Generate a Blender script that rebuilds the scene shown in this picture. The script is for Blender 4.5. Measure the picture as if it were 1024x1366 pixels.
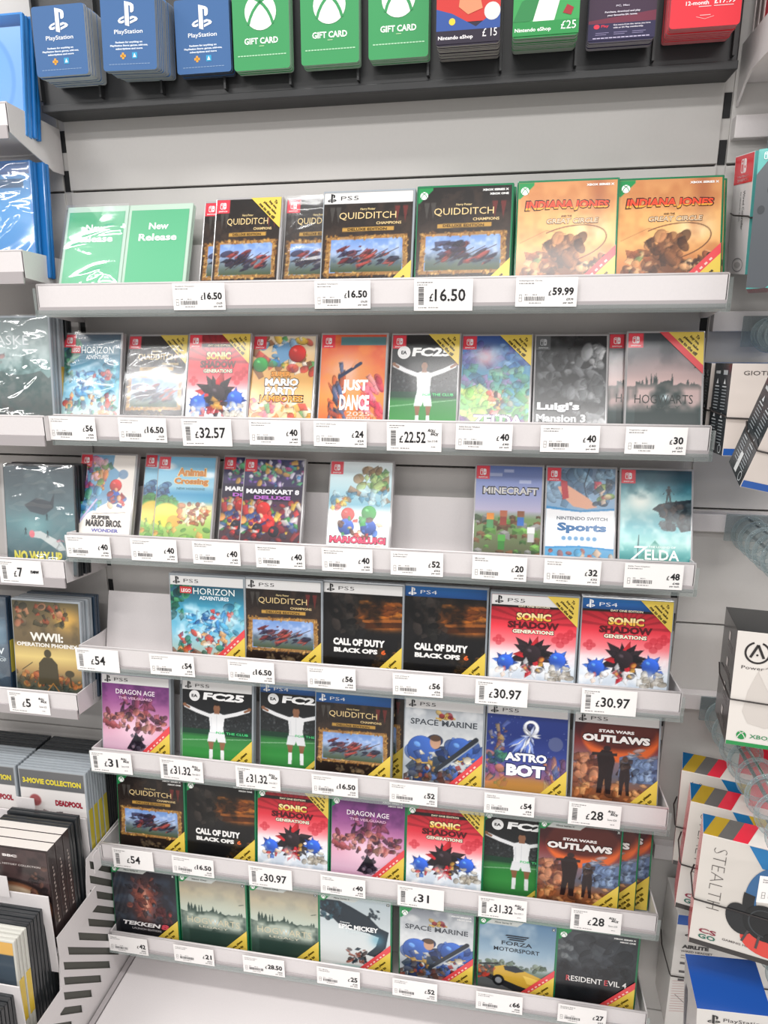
import bpy, bmesh, math, random
import numpy as np
from mathutils import Vector, Matrix, Euler
from mathutils.geometry import tessellate_polygon
for _o in list(bpy.data.objects): bpy.data.objects.remove(_o)
SC = bpy.context.scene
COL = SC.collection
PI = math.pi

# ------------------------------------------------------------------ camera, light, exposure
cam = bpy.data.objects.new('camera', bpy.data.cameras.new('camera')); COL.objects.link(cam)
cam.data.sensor_fit = 'AUTO'; cam.data.sensor_width = 36.0
cam.data.lens = 36.0*921.35/1366.0
cam.data.clip_start = 0.02
_yaw, _pit, _rol = 0.173412, -0.252874, -0.003680
_f = Vector((-math.sin(_yaw)*math.cos(_pit), math.cos(_yaw)*math.cos(_pit), math.sin(_pit)))
_r = Vector((math.cos(_yaw), math.sin(_yaw), 0)); _u = _r.cross(_f)
_r2 = math.cos(_rol)*_r + math.sin(_rol)*_u; _u2 = -math.sin(_rol)*_r + math.cos(_rol)*_u
_m = Matrix((( _r2.x, _u2.x, -_f.x), (_r2.y, _u2.y, -_f.y), (_r2.z, _u2.z, -_f.z))).to_4x4()
_m.translation = Vector((0.21565, -1.10516, 1.5))
cam.matrix_world = _m
SC.camera = cam
SC.view_settings.view_transform = 'Standard'; SC.view_settings.look = 'None'
SC.view_settings.gamma = 1.0; SC.view_settings.use_curve_mapping = False
SC.view_settings.exposure = 0.10

world = bpy.data.worlds.new('world'); SC.world = world; world.use_nodes = True
bgn = world.node_tree.nodes['Background']
bgn.inputs[0].default_value = (1.0, 0.975, 0.96, 1); bgn.inputs[1].default_value = 0.47

def ceiling_lamp(x, y, z, sx, sy, power, col=(1, 0.98, 0.96)):
    l = bpy.data.lights.new('ceiling_lamp', 'AREA'); l.shape = 'RECTANGLE'; l.size = sx; l.size_y = sy
    l.energy = power; l.color = col
    o = bpy.data.objects.new('ceiling_lamp', l); o.location = (x, y, z); COL.objects.link(o)
    return o
for lx in (-1.95, -0.1, 1.75):
    ceiling_lamp(lx, -0.85, 3.0, 1.2, 0.22, 17)
for lx, pw in ((-3.8, 24), (-1.75, 36), (0.3, 27), (2.35, 24)):  # the leftmost lamp is an extra one, added for more reflections
    ceiling_lamp(lx, -2.35, 3.0, 1.2, 0.30, pw)
for lx in (-2.8, -0.7, 1.4):  # extra row, added so that the wrinkled films catch more glints
    ceiling_lamp(lx, -3.9, 3.0, 1.2, 0.30, 26)

# ------------------------------------------------------------------ materials
def s2l(c):
    c = np.asarray(c, float)
    return np.where(c <= 0.04045, c/12.92, ((c+0.055)/1.055)**2.4)
def hx(h): return np.array([(h >> 16 & 255)/255, (h >> 8 & 255)/255, (h & 255)/255])
MATS = {}
def mat(name, color, rough=0.5, metal=0.0, coat=0.0, alpha=1.0, trans=0.0, noise=0.0, spec=0.5, nscale=60.0):
    if name in MATS: return MATS[name]
    m = bpy.data.materials.new(name); m.use_nodes = True
    nt = m.node_tree; b = nt.nodes['Principled BSDF']
    lin = tuple(float(v) for v in s2l(hx(color)))+(1.0,)
    b.inputs['Base Color'].default_value = lin
    b.inputs['Roughness'].default_value = rough; b.inputs['Metallic'].default_value = metal
    b.inputs['Coat Weight'].default_value = coat; b.inputs['Coat Roughness'].default_value = 0.06
    b.inputs['Alpha'].default_value = alpha; b.inputs['Transmission Weight'].default_value = trans
    b.inputs['Specular IOR Level'].default_value = spec
    if noise > 0:
        tc = nt.nodes.new('ShaderNodeTexCoord'); n = nt.nodes.new('ShaderNodeTexNoise'); n.inputs['Scale'].default_value = nscale
        n.inputs['Detail'].default_value = 4
        mx = nt.nodes.new('ShaderNodeMix'); mx.data_type = 'RGBA'; mx.blend_type = 'MULTIPLY'
        mx.inputs['Factor'].default_value = noise
        mx.inputs['A'].default_value = lin
        nt.links.new(tc.outputs['Object'], n.inputs['Vector'])
        nt.links.new(n.outputs['Fac'], mx.inputs['B'])
        nt.links.new(mx.outputs['Result'], b.inputs['Base Color'])
        bp = nt.nodes.new('ShaderNodeBump'); bp.inputs['Strength'].default_value = 0.05; bp.inputs['Distance'].default_value = 0.001
        nt.links.new(n.outputs['Fac'], bp.inputs['Height']); nt.links.new(bp.outputs['Normal'], b.inputs['Normal'])
    MATS[name] = m
    return m
def ink(h):                                   # printed ink of one colour under the same sleeve as the art
    return mat('ink_%06x' % h, h, rough=0.22, coat=0.12)
def paper_ink(h):
    return mat('ticket_ink_%06x' % h, h, rough=0.6, spec=0.2)
def art_material():
    if 'printed_art' in MATS: return MATS['printed_art']
    m = bpy.data.materials.new('printed_art'); m.use_nodes = True
    nt = m.node_tree; b = nt.nodes['Principled BSDF']
    a = nt.nodes.new('ShaderNodeVertexColor'); a.layer_name = 'art'
    n = nt.nodes.new('ShaderNodeTexNoise'); n.inputs['Scale'].default_value = 900; n.inputs['Detail'].default_value = 2
    tc = nt.nodes.new('ShaderNodeTexCoord'); nt.links.new(tc.outputs['Object'], n.inputs['Vector'])
    r = nt.nodes.new('ShaderNodeMapRange'); r.inputs['To Min'].default_value = 0.93; r.inputs['To Max'].default_value = 1.07
    nt.links.new(n.outputs['Fac'], r.inputs['Value'])
    mx = nt.nodes.new('ShaderNodeVectorMath'); mx.operation = 'SCALE'
    nt.links.new(a.outputs['Color'], mx.inputs[0]); nt.links.new(r.outputs['Result'], mx.inputs['Scale'])
    nt.links.new(mx.outputs['Vector'], b.inputs['Base Color'])
    b.inputs['Roughness'].default_value = 0.22; b.inputs['Coat Weight'].default_value = 0.12; b.inputs['Coat Roughness'].default_value = 0.06
    MATS['printed_art'] = m
    return m
def film_material(name='shrink_film', gloss=0.16, rough=0.10):
    """thin clear film: what lies behind stays visible, lamps glint in its creases"""
    if name in MATS: return MATS[name]
    m = bpy.data.materials.new(name); m.use_nodes = True; nt = m.node_tree
    out = nt.nodes['Material Output']; nt.nodes.remove(nt.nodes['Principled BSDF'])
    t = nt.nodes.new('ShaderNodeBsdfTransparent'); t.inputs[0].default_value = (0.93, 0.94, 0.95, 1)
    g = nt.nodes.new('ShaderNodeBsdfGlossy'); g.inputs['Roughness'].default_value = rough; g.inputs['Color'].default_value = (gloss, gloss, gloss, 1)
    ad = nt.nodes.new('ShaderNodeAddShader')
    nt.links.new(t.outputs[0], ad.inputs[0]); nt.links.new(g.outputs[0], ad.inputs[1]); nt.links.new(ad.outputs[0], out.inputs['Surface'])
    MATS[name] = m
    return m
def clear_plastic(name, tint, fac=0.25, rough=0.08, body=0.12):
    if name in MATS: return MATS[name]
    m = bpy.data.materials.new(name); m.use_nodes = True; nt = m.node_tree
    out = nt.nodes['Material Output']; b = nt.nodes['Principled BSDF']
    b.inputs['Base Color'].default_value = tuple(float(v) for v in s2l(hx(tint)))+(1,); b.inputs['Roughness'].default_value = rough
    t = nt.nodes.new('ShaderNodeBsdfTransparent'); t.inputs[0].default_value = (*[float(0.55+0.45*v) for v in hx(tint)], 1)
    mix = nt.nodes.new('ShaderNodeMixShader')
    lw = nt.nodes.new('ShaderNodeLayerWeight'); lw.inputs['Blend'].default_value = fac
    ad = nt.nodes.new('ShaderNodeMath'); ad.operation = 'ADD'; ad.inputs[1].default_value = body; ad.use_clamp = True
    nt.links.new(lw.outputs['Facing'], ad.inputs[0])
    nt.links.new(ad.outputs[0], mix.inputs['Fac']); nt.links.new(t.outputs[0], mix.inputs[1]); nt.links.new(b.outputs[0], mix.inputs[2])
    nt.links.new(mix.outputs[0], out.inputs['Surface'])
    MATS[name] = m
    return m

M_white = mat('white_powder_coated_steel', 0xdad5d5, 0.38, noise=0.06, nscale=300)
M_panel = mat('pale_grey_back_panel', 0xc8c5c2, 0.42, noise=0.05, nscale=200)
M_dark = mat('dark_gap', 0x1c1c1e, 0.7)
M_card = mat('ticket_card', 0xf3f0ee, 0.55)
M_rail = mat('grey_ticket_rail', 0xa9a3a4, 0.25, coat=0.4)
M_clear = clear_plastic('clear_rail_plastic', 0xc9d2d0, 0.2, 0.08, 0.10)
M_case = mat('clear_grey_case_plastic', 0x99a0a6, 0.18, coat=0.5)
M_case_sw = mat('clear_switch_case_plastic', 0xa9a7a8, 0.18, coat=0.5)
M_green = mat('green_case_plastic', 0x17724a, 0.2, coat=0.5)
M_black = mat('black_case_plastic', 0x25282b, 0.3, coat=0.3)
M_blue = mat('blue_case_plastic', 0x1f6fb5, 0.2, coat=0.5)
M_film = film_material()
M_film_soft = film_material('tight_film', 0.045, 0.16)

# ------------------------------------------------------------------ object helpers
def link(name, me, material=None, parent=None, loc=None, rot=None):
    o = bpy.data.objects.new(name, me); COL.objects.link(o)
    if material is not None and me is not None and len(me.materials) == 0: me.materials.append(material)
    if parent is not None: o.parent = parent
    if loc is not None: o.location = loc
    if rot is not None: o.rotation_euler = rot
    return o
def tag(o, label, cat, group=None):
    o['label'] = label; o['category'] = cat
    if group: o['group'] = group
    return o
def thing(name, label, cat, loc, rot=(0, 0, 0), group=None):
    o = link(name, None, None, None, loc, rot); o.empty_display_size = 0.02
    return tag(o, label, cat, group)
def structure(o): o['kind'] = 'structure'; return o
class B:
    """collects shapes into one mesh"""
    def __init__(s): s.bm = bmesh.new()
    def box(s, x0, x1, y0, y1, z0, z1, mi=0, bev=0.0):
        b2 = bmesh.new()
        vs = [b2.verts.new((x, y, z)) for z in (z0, z1) for y in (y0, y1) for x in (x0, x1)]
        for f in ((0, 2, 3, 1), (4, 5, 7, 6), (0, 1, 5, 4), (2, 6, 7, 3), (0, 4, 6, 2), (1, 3, 7, 5)):
            b2.faces.new([vs[i] for i in f]).material_index = mi
        if bev > 0:
            bmesh.ops.bevel(b2, geom=list(b2.edges), offset=bev, segments=2, affect='EDGES', profile=0.6)
            for f in b2.faces: f.material_index = mi
        s.add(b2); return s
    def add(s, b2, M=None):
        if M is not None: bmesh.ops.transform(b2, matrix=M, verts=b2.verts)
        me = bpy.data.meshes.new('tmp'); b2.to_mesh(me); b2.free(); s.bm.from_mesh(me); bpy.data.meshes.remove(me)
        return s
    def prism(s, pts, axis, a0, a1, mi=0):
        """polygon pts (2D) extruded along axis 'x','y' or 'z'"""
        def P(p, a): return {'x': (a, p[0], p[1]), 'y': (p[0], a, p[1]), 'z': (p[0], p[1], a)}[axis]
        b2 = bmesh.new()
        A = [b2.verts.new(P(p, a0)) for p in pts]; C = [b2.verts.new(P(p, a1)) for p in pts]
        b2.faces.new(A); b2.faces.new(C[::-1]); n = len(pts)
        for i in range(n): b2.faces.new((A[i], C[i], C[(i+1) % n], A[(i+1) % n]))
        for f in b2.faces: f.material_index = mi
        bmesh.ops.recalc_face_normals(b2, faces=b2.faces)
        s.add(b2); return s
    def tube(s, pts, r, n=8, mi=0, closed=False):
        b2 = bmesh.new(); rings = []; m = len(pts); pts = [Vector(p) for p in pts]
        up = None
        for i, p in enumerate(pts):
            t = (pts[min(i+1, m-1)]-pts[max(i-1, 0)]).normalized()
            if up is None: up = t.orthogonal().normalized()
            u = (up-t*up.dot(t)).normalized(); up = u; w = t.cross(u)
            rings.append([b2.verts.new(p+r*(math.cos(k*2*PI/n)*u+math.sin(k*2*PI/n)*w)) for k in range(n)])
        for a, b in zip(rings, rings[1:]):
            for k in range(n):
                f = b2.faces.new((a[k], a[(k+1) % n], b[(k+1) % n], b[k])); f.smooth = True; f.material_index = mi
        b2.faces.new(rings[0][::-1]); b2.faces.new(rings[-1])
        s.add(b2); return s
    def mesh(s, name='mesh', smooth=False):
        me = bpy.data.meshes.new(name); s.bm.to_mesh(me); s.bm.free()
        return me
    def obj(s, name, material, parent=None, loc=None, rot=None):
        me = s.mesh(name)
        for m in (material if isinstance(material, (list, tuple)) else [material]): me.materials.append(m)
        return link(name, me, None, parent, loc, rot)

# ------------------------------------------------------------------ flat lettering and emblems (x right, z up, facing -y)
_TXT = {}
def glyphs(s, bold=0.0):
    k = (s, bold)
    if k not in _TXT:
        c = bpy.data.curves.new('t', 'FONT'); c.body = s; c.fill_mode = 'FRONT'; c.resolution_u = 2; c.offset = bold
        o = bpy.data.objects.new('t', c); COL.objects.link(o)
        me = bpy.data.meshes.new_from_object(o)
        v = np.array([p.co[:2] for p in me.vertices], float).reshape(-1, 2); f = [tuple(p.vertices) for p in me.polygons]
        bpy.data.objects.remove(o); bpy.data.curves.remove(c); bpy.data.meshes.remove(me)
        if len(v):
            lo = v.min(0); hi = v.max(0); asp = (hi-lo)[0]/max((hi-lo)[1], 1e-6); v = (v-lo)/np.maximum(hi-lo, 1e-6)
        else: asp = 1
        _TXT[k] = (v, f, asp)
    return _TXT[k]
class Flat:
    def __init__(s, W=1.0, H=1.0, mk=ink): s.v = []; s.f = []; s.mi = []; s.cols = []; s.W = W; s.H = H; s.mk = mk; s.layer = 0
    def ci(s, c):
        if c not in s.cols: s.cols.append(c)
        return s.cols.index(c)
    def raw(s, v2, faces, c, lift=None):
        b = len(s.v); y = -(s.layer if lift is None else lift)*0.00012
        s.v += [(float(x), y, float(z)) for x, z in v2]
        i = s.ci(c)
        for f in faces: s.f.append(tuple(b+k for k in f)); s.mi.append(i)
        return s
    def poly(s, pts, c, lift=None):
        tri = tessellate_polygon([[Vector((p[0], p[1], 0)) for p in pts]])
        return s.raw(pts, tri, c, lift)
    def rect(s, x0, x1, z0, z1, c, lift=None): return s.raw([(x0, z0), (x1, z0), (x1, z1), (x0, z1)], [(0, 1, 2, 3)], c, lift)
    def ell(s, x, z, rx, rz, c, lift=None, n=28, a0=0, a1=2*PI, rot=0):
        p = []
        for k in range(n):
            a = a0+(a1-a0)*k/(n if abs(a1-a0-2*PI) < 1e-6 else n-1); u, w = rx*math.cos(a), rz*math.sin(a)
            p.append((x+u*math.cos(rot)-w*math.sin(rot), z+u*math.sin(rot)+w*math.cos(rot)))
        return s.raw(p, [tuple(range(n))], c, lift)
    def arc(s, x, z, rx, rz, t, c, a0=0, a1=2*PI, n=28, lift=None, rot=0):
        p = []
        for k in range(n):
            a = a0+(a1-a0)*k/(n-1)
            for q in (0, t):
                u, w = (rx-q)*math.cos(a), (rz-q)*math.sin(a)
                p.append((x+u*math.cos(rot)-w*math.sin(rot), z+u*math.sin(rot)+w*math.cos(rot)))
        return s.raw(p, [(2*k, 2*k+2, 2*k+3, 2*k+1) for k in range(n-1)], c, lift)
    def bar(s, x0, z0, x1, z1, t, c, lift=None):
        d = Vector((x1-x0, z1-z0)); n = Vector((-d.y, d.x)).normalized()*t/2
        return s.raw([(x0-n.x, z0-n.y), (x1-n.x, z1-n.y), (x1+n.x, z1+n.y), (x0+n.x, z0+n.y)], [(0, 1, 2, 3)], c, lift)
    def text(s, t, x, z, w, h, c, bold=0.02, shear=0.0, rot=0.0, align='c', lift=None, bend=0.0, grow=0.0, ol=None, olw=0.10, c2=None):
        """text box centred at x,z ; w None keeps the aspect"""
        v, f, asp = glyphs(t, bold)
        if not len(v): return s
        if w is None: w = h*asp
        if ol is not None:
            L0 = s.layer if lift is None else lift; t_ = h*olw
            s.text(t, x, z, w+2*t_, h+2*t_, ol, bold+.03, shear, rot, align, L0, bend, grow); lift = L0+1
        p = np.empty_like(v); p[:, 0] = (v[:, 0]-0.5)*w; p[:, 1] = (v[:, 1]-0.5)*h
        if grow: p[:, 1] *= 1+grow*(v[:, 0]-0.5)
        if bend: p[:, 1] += bend*(1-(2*v[:, 0]-1)**2)
        p[:, 0] += shear*p[:, 1]
        if align == 'l': p[:, 0] += w/2
        if align == 'r': p[:, 0] -= w/2
        cr, sr = math.cos(rot), math.sin(rot)
        q = np.stack([x+p[:, 0]*cr-p[:, 1]*sr, z+p[:, 0]*sr+p[:, 1]*cr], 1)
        s.raw(q, f, c, lift)
        if c2 is not None:                                   # lower half of the letters in a second colour
            L2 = (s.layer if lift is None else lift)+1; bm = bmesh.new(); vs = [bm.verts.new((a, 0, b)) for a, b in q]
            for t3 in f:
                try: bm.faces.new([vs[k] for k in t3])
                except ValueError: pass
            zc = z-.08*h
            bmesh.ops.bisect_plane(bm, geom=bm.verts[:]+bm.edges[:]+bm.faces[:], plane_co=(0, 0, zc), plane_no=(0, 0, 1), clear_outer=True)
            bm.verts.index_update(); s.raw([(v_.co.x, v_.co.z) for v_ in bm.verts], [tuple(v_.index for v_ in g.verts) for g in bm.faces], c2, L2); bm.free()
        return s
    def mesh(s, name):
        me = bpy.data.meshes.new(name); me.from_pydata(s.v, [], s.f); me.update()
        for c in s.cols: me.materials.append(s.mk(c))
        me.polygons.foreach_set('material_index', s.mi)
        bm = bmesh.new(); bm.from_mesh(me)
        for f in bm.faces:
            if f.normal.y > 0: f.normal_flip()
        bm.to_mesh(me); bm.free()
        return me
def em_station(F, x, z, w, c, gap=None, lift=1):
    """upright P leaning over a flat S"""
    k = w/100.0
    P = lambda pts: [(x+a*k, z+b*k) for a, b in pts]
    F.poly(P([(-14, 52), (-14, -45), (6, -51), (6, 33), (10, 34), (14, 30), (14, 6), (22, 4), (30, 10), (32, 24), (30, 36), (20, 43), (6, 47)]), c, lift)
    F.poly(P([(-18, -8), (-40, -16), (-50, -26), (-44, -36), (-30, -38), (-18, -34), (-18, -24), (-30, -28), (-38, -27), (-34, -22), (-18, -17)]), c, lift)
    F.poly(P([(10, -13), (24, -9), (42, -14), (50, -22), (44, -29), (10, -41), (10, -31), (32, -23), (34, -20), (28, -18), (10, -24)]), c, lift)
def em_sphere(F, x, z, r, c, cx, lift=1):
    F.ell(x, z, r, r, c, lift)
    pth = ((-.78, -.66), (-.66, -.30), (-.46, .06), (-.20, .36), (.10, .60), (.48, .80))
    for sg in (-1, 1):
        for (a, b), (d, e) in zip(pth, pth[1:]): F.bar(x+sg*a*r, z+b*r, x+sg*d*r, z+e*r, .17*r, cx, lift+1)
def em_joy(F, x, z, s, c, bg, lift=1):
    """two half pill controllers, left outlined, right solid"""
    w, h = s*0.44, s
    def half(x0, x1, zl, zh, r, side):
        p = []
        if side < 0:
            for k in range(7): a = PI/2+PI/2*k/6; p.append((x0+r+r*math.cos(a), zh-r+r*math.sin(a)))
            for k in range(7): a = PI+PI/2*k/6; p.append((x0+r+r*math.cos(a), zl+r+r*math.sin(a)))
            p += [(x1, zl), (x1, zh)]
        else:
            p += [(x0, zh), (x0, zl)]
            for k in range(7): a = -PI/2+PI/2*k/6; p.append((x1-r+r*math.cos(a), zl+r+r*math.sin(a)))
            for k in range(7): a = PI/2*k/6; p.append((x1-r+r*math.cos(a), zh-r+r*math.sin(a)))
        return p
    F.poly(half(x-w-s*.03, x-s*.03, z-h/2, z+h/2, w*.5, -1), c, lift)
    F.poly(half(x-w+s*.06, x-s*.12, z-h/2+s*.09, z+h/2-s*.09, w*.36, -1), bg, lift+1)
    F.ell(x-w*.55, z+h*.2, s*.09, s*.09, c, lift+2, 12)
    F.poly(half(x+s*.05, x+w+s*.05, z-h/2, z+h/2, w*.5, 1), c, lift)
    F.ell(x+w*.6, z-h*.08, s*.1, s*.1, bg, lift+1, 12)
# ------------------------------------------------------------------ printed art (abstract stand-ins painted at the colours and layout of each cover)
class P:
    def __init__(s, W, H, S=0.9, seed=1):
        s.W, s.H = W, H; s.nx, s.ny = int(W*S)+1, int(H*S)+1; s.k = 1.0*s.nx
        u = np.linspace(0, 1, s.nx); v = np.linspace(0, 1, s.ny); s.U, s.V = np.meshgrid(u, v)
        s.X = s.U*W; s.Y = s.V*H                      # millimetres from the top left
        s.im = np.zeros((s.ny, s.nx, 3)); s.rg = np.random.RandomState(seed)
    def mix(s, a, c, blur=0):
        c = hx(c) if isinstance(c, int) else c
        s.im += (c-s.im)*np.clip(a, 0, 1)[..., None]; return s
    def fill(s, c): s.im[:] = hx(c); return s
    def grad(s, stops, a=1.0):
        vs = [q[0] for q in stops]; cs = np.array([hx(q[1]) for q in stops])
        g = np.stack([np.interp(s.V, vs, cs[:, k]) for k in range(3)], -1)
        s.im += (g-s.im)*a; return s
    def ell(s, u, v, ru, rv, c, a=1.0, soft=1.2, rot=0.0):
        x = s.X-u*s.W; y = s.Y-v*s.H; cr, sr = math.cos(rot), math.sin(rot)
        X, Y = x*cr+y*sr, -x*sr+y*cr; RX, RY = ru*s.W, rv*s.W
        d = (np.sqrt((X/RX)**2+(Y/RY)**2)-1)*min(RX, RY)
        return s.mix(a*np.clip(0.5-d/soft, 0, 1), c)
    def glow(s, u, v, ru, rv, c, a=0.8):
        d = ((s.X-u*s.W)/(ru*s.W))**2+((s.Y-v*s.H)/(rv*s.W))**2
        return s.mix(a*np.exp(-d), c)
    def poly(s, pts, c, a=1.0):
        px = np.array([p[0]*s.W for p in pts]); py = np.array([p[1]*s.H for p in pts]); cov = 0
        x0, x1, y0, y1 = px.min()-1, px.max()+1, py.min()-1, py.max()+1
        i0 = np.searchsorted(s.Y[:, 0], y0); i1 = np.searchsorted(s.Y[:, 0], y1)+1
        j0 = np.searchsorted(s.X[0], x0); j1 = np.searchsorted(s.X[0], x1)+1
        X, Y = s.X[i0:i1, j0:j1], s.Y[i0:i1, j0:j1]
        if X.size == 0: return s
        for ox, oy in ((-.3, -.3), (.3, -.1), (-.1, .3), (.25, .25)):
            ins = np.zeros(X.shape, bool); n = len(px)
            for k in range(n):
                xa, ya, xb, yb = px[k], py[k], px[(k+1) % n], py[(k+1) % n]
                if ya == yb: continue
                ins ^= ((ya > Y+oy) != (yb > Y+oy)) & (X+ox < (xb-xa)*(Y+oy-ya)/(yb-ya)+xa)
            cov = cov+ins/4.0
        c = hx(c) if isinstance(c, int) else c
        sub = s.im[i0:i1, j0:j1]; sub += (c-sub)*(cov*a)[..., None]; return s
    def line(s, pts, wmm, c, a=1.0):
        d = np.full(s.X.shape, 1e9)
        for (ua, va), (ub, vb) in zip(pts, pts[1:]):
            ax, ay, bx, by = ua*s.W, va*s.H, ub*s.W, vb*s.H; L2 = (bx-ax)**2+(by-ay)**2+1e-9
            t = np.clip(((s.X-ax)*(bx-ax)+(s.Y-ay)*(by-ay))/L2, 0, 1)
            d = np.minimum(d, np.hypot(s.X-ax-t*(bx-ax), s.Y-ay-t*(by-ay)))
        return s.mix(a*np.clip(0.5+(wmm/2-d)/0.9, 0, 1), c)
    def noise(s, mm, octv=3):
        out = 0; amp = 1; tot = 0
        for o in range(octv):
            gx, gy = int(s.W/mm)+3, int(s.H/mm)+3; g = s.rg.rand(gy, gx)
            x = s.X/mm; y = s.Y/mm; i = np.clip(y.astype(int), 0, gy-2); j = np.clip(x.astype(int), 0, gx-2)
            fx, fy = x-j, y-i; fx = fx*fx*(3-2*fx); fy = fy*fy*(3-2*fy)
            out = out+amp*(g[i, j]*(1-fx)*(1-fy)+g[i, j+1]*fx*(1-fy)+g[i+1, j]*(1-fx)*fy+g[i+1, j+1]*fx*fy); tot += amp
            amp *= 0.55; mm = max(mm/2, 1.2)
        return out/tot
    def cloud(s, mm, c, a=0.6, lo=0.45, hi=0.75, u=(0, 1), v=(0, 1), soft=0.08):
        m = np.clip((s.noise(mm)-lo)/(hi-lo), 0, 1)*a
        w = np.clip((s.U-u[0])/soft+.5, 0, 1)*np.clip((u[1]-s.U)/soft+.5, 0, 1)*np.clip((s.V-v[0])/soft+.5, 0, 1)*np.clip((v[1]-s.V)/soft+.5, 0, 1)
        return s.mix(m*w, c)
    def stroke(s, u, v, a_mm, b_mm, rot, c, a=0.9, shape=0):
        """one painted form: rounded or pointed, lighter along one side, thin dark rim"""
        R = max(a_mm, b_mm)+1.5; cx, cy = u*s.W, v*s.H
        i0 = max(int((cy-R)/s.H*(s.ny-1)), 0); i1 = min(int((cy+R)/s.H*(s.ny-1))+2, s.ny); j0 = max(int((cx-R)/s.W*(s.nx-1)), 0); j1 = min(int((cx+R)/s.W*(s.nx-1))+2, s.nx)
        if i1 <= i0 or j1 <= j0: return s
        x = s.X[i0:i1, j0:j1]-cx; y = s.Y[i0:i1, j0:j1]-cy; cr, sr = math.cos(rot), math.sin(rot); X, Y = (x*cr+y*sr)/a_mm, (-x*sr+y*cr)/b_mm
        r = np.sqrt(X*X+Y*Y) if shape == 0 else np.abs(X)+np.abs(Y) if shape == 1 else np.maximum(np.abs(X), np.abs(Y)*1.1+.35*(X+1)*.5)
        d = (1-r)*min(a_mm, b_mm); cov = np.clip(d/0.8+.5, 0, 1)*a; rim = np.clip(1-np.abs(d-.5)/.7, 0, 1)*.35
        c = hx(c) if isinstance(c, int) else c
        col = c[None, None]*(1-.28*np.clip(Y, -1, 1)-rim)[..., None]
        sub = s.im[i0:i1, j0:j1]; sub += (np.clip(col, 0, 1)-sub)*cov[..., None]; return s
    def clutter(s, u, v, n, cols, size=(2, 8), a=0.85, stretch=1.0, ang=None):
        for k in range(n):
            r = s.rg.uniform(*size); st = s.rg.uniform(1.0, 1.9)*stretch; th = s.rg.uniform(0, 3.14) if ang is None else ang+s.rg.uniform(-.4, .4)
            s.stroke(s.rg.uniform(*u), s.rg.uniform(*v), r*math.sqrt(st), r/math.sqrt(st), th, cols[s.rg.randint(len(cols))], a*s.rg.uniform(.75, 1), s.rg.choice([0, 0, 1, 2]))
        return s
    def ball(s, u, v, r_mm, c, a=1.0):
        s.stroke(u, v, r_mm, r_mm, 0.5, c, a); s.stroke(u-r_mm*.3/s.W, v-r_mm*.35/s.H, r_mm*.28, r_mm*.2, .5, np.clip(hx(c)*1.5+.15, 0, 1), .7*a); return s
    def plume(s, u, v, n, r0, r1, cols, spread=(0, 6.28), w=.28):
        """pointed leaves fanning out of one spot"""
        for k in range(n):
            t = spread[0]+(spread[1]-spread[0])*(k+s.rg.uniform(-.3, .3))/max(n-1, 1); L = s.rg.uniform(r0, r1)
            s.stroke(u+math.cos(t)*L*.5/s.W, v+math.sin(t)*L*.5/s.H, L*.55, L*w*.5, t, cols[k % len(cols)], .95, 1)
        return s
    def ridge(s, base, amp, c, mm=12, a=1.0, spires=0, u=(0, 1)):
        n = 60; xs = np.linspace(u[0], u[1], n); g = s.rg.rand(80); h = base-amp*np.interp(xs*s.W/mm, np.arange(80), g)
        pts = [(x, y) for x, y in zip(xs, h)]+[(u[1], 1), (u[0], 1)]; s.poly(pts, c, a)
        for k in range(spires):
            x = s.rg.uniform(u[0], u[1]); w = s.rg.uniform(.008, .022); t = s.rg.uniform(.4, 1.0)*amp
            s.poly([(x-w, base+.02), (x-w, base-t*1.1), (x, base-t*2.1), (x+w, base-t*1.1), (x+w, base+.02)], c, a)
        return s
    def figure(s, u, v, h, c, a=1.0, arms=0.3, legs=0.12, head=None, wid=1.0):
        """a plain standing figure of height h (share of cover height), feet at v"""
        W, H = s.W, s.H; k = h*H
        def q(x, y): return (u+x*k/W, v-y*k/H)
        s.poly([q(-.12, .82), q(.12, .82), q(.09, .5), q(-.09, .5)], c, a)
        s.poly([q(-.09, .52), q(.0, .52), q(-legs+.04, .0), q(-legs-.04, .0)], c, a); s.poly([q(.0, .52), q(.09, .52), q(legs+.04, 0), q(legs-.04, 0)], c, a)
        s.poly([q(-.11, .82), q(-.1, .72), q(-arms-.02, .5), q(-arms+.03, .5-.02)], c, a); s.poly([q(.11, .82), q(.1, .72), q(arms+.02, .5), q(arms-.03, .48)], c, a)
        s.ell(*q(0, .91), .07*k/W, .08*k/W, head if head is not None else c, a)
        return s
    def mesh(s, name, w, h):
        me = bpy.data.meshes.new(name); nx, ny = s.nx, s.ny
        co = np.zeros((ny, nx, 3), np.float32); co[..., 0] = (s.U-0.5)*w; co[..., 2] = (1-s.V)*h
        idx = np.arange(nx*ny, dtype=np.int32).reshape(ny, nx)
        q = np.stack([idx[1:, :-1], idx[1:, 1:], idx[:-1, 1:], idx[:-1, :-1]], -1).reshape(-1, 4)
        me.vertices.add(nx*ny); me.vertices.foreach_set('co', co.ravel())
        me.loops.add(q.size); me.loops.foreach_set('vertex_index', q.ravel())
        me.polygons.add(len(q)); me.polygons.foreach_set('loop_start', np.arange(0, q.size, 4, dtype=np.int32))
        me.update(calc_edges=True)
        ca = me.color_attributes.new('art', 'FLOAT_COLOR', 'POINT')
        rgba = np.ones((nx*ny, 4), np.float32); rgba[:, :3] = s2l(np.clip(s.im, 0, 1)).reshape(-1, 3)
        ca.data.foreach_set('color', rgba.ravel()); me.materials.append(art_material()); me.validate()
        return me

ART = {}; TITLE = {}
def art(f): ART[f.__name__[2:]] = f; return f
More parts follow.
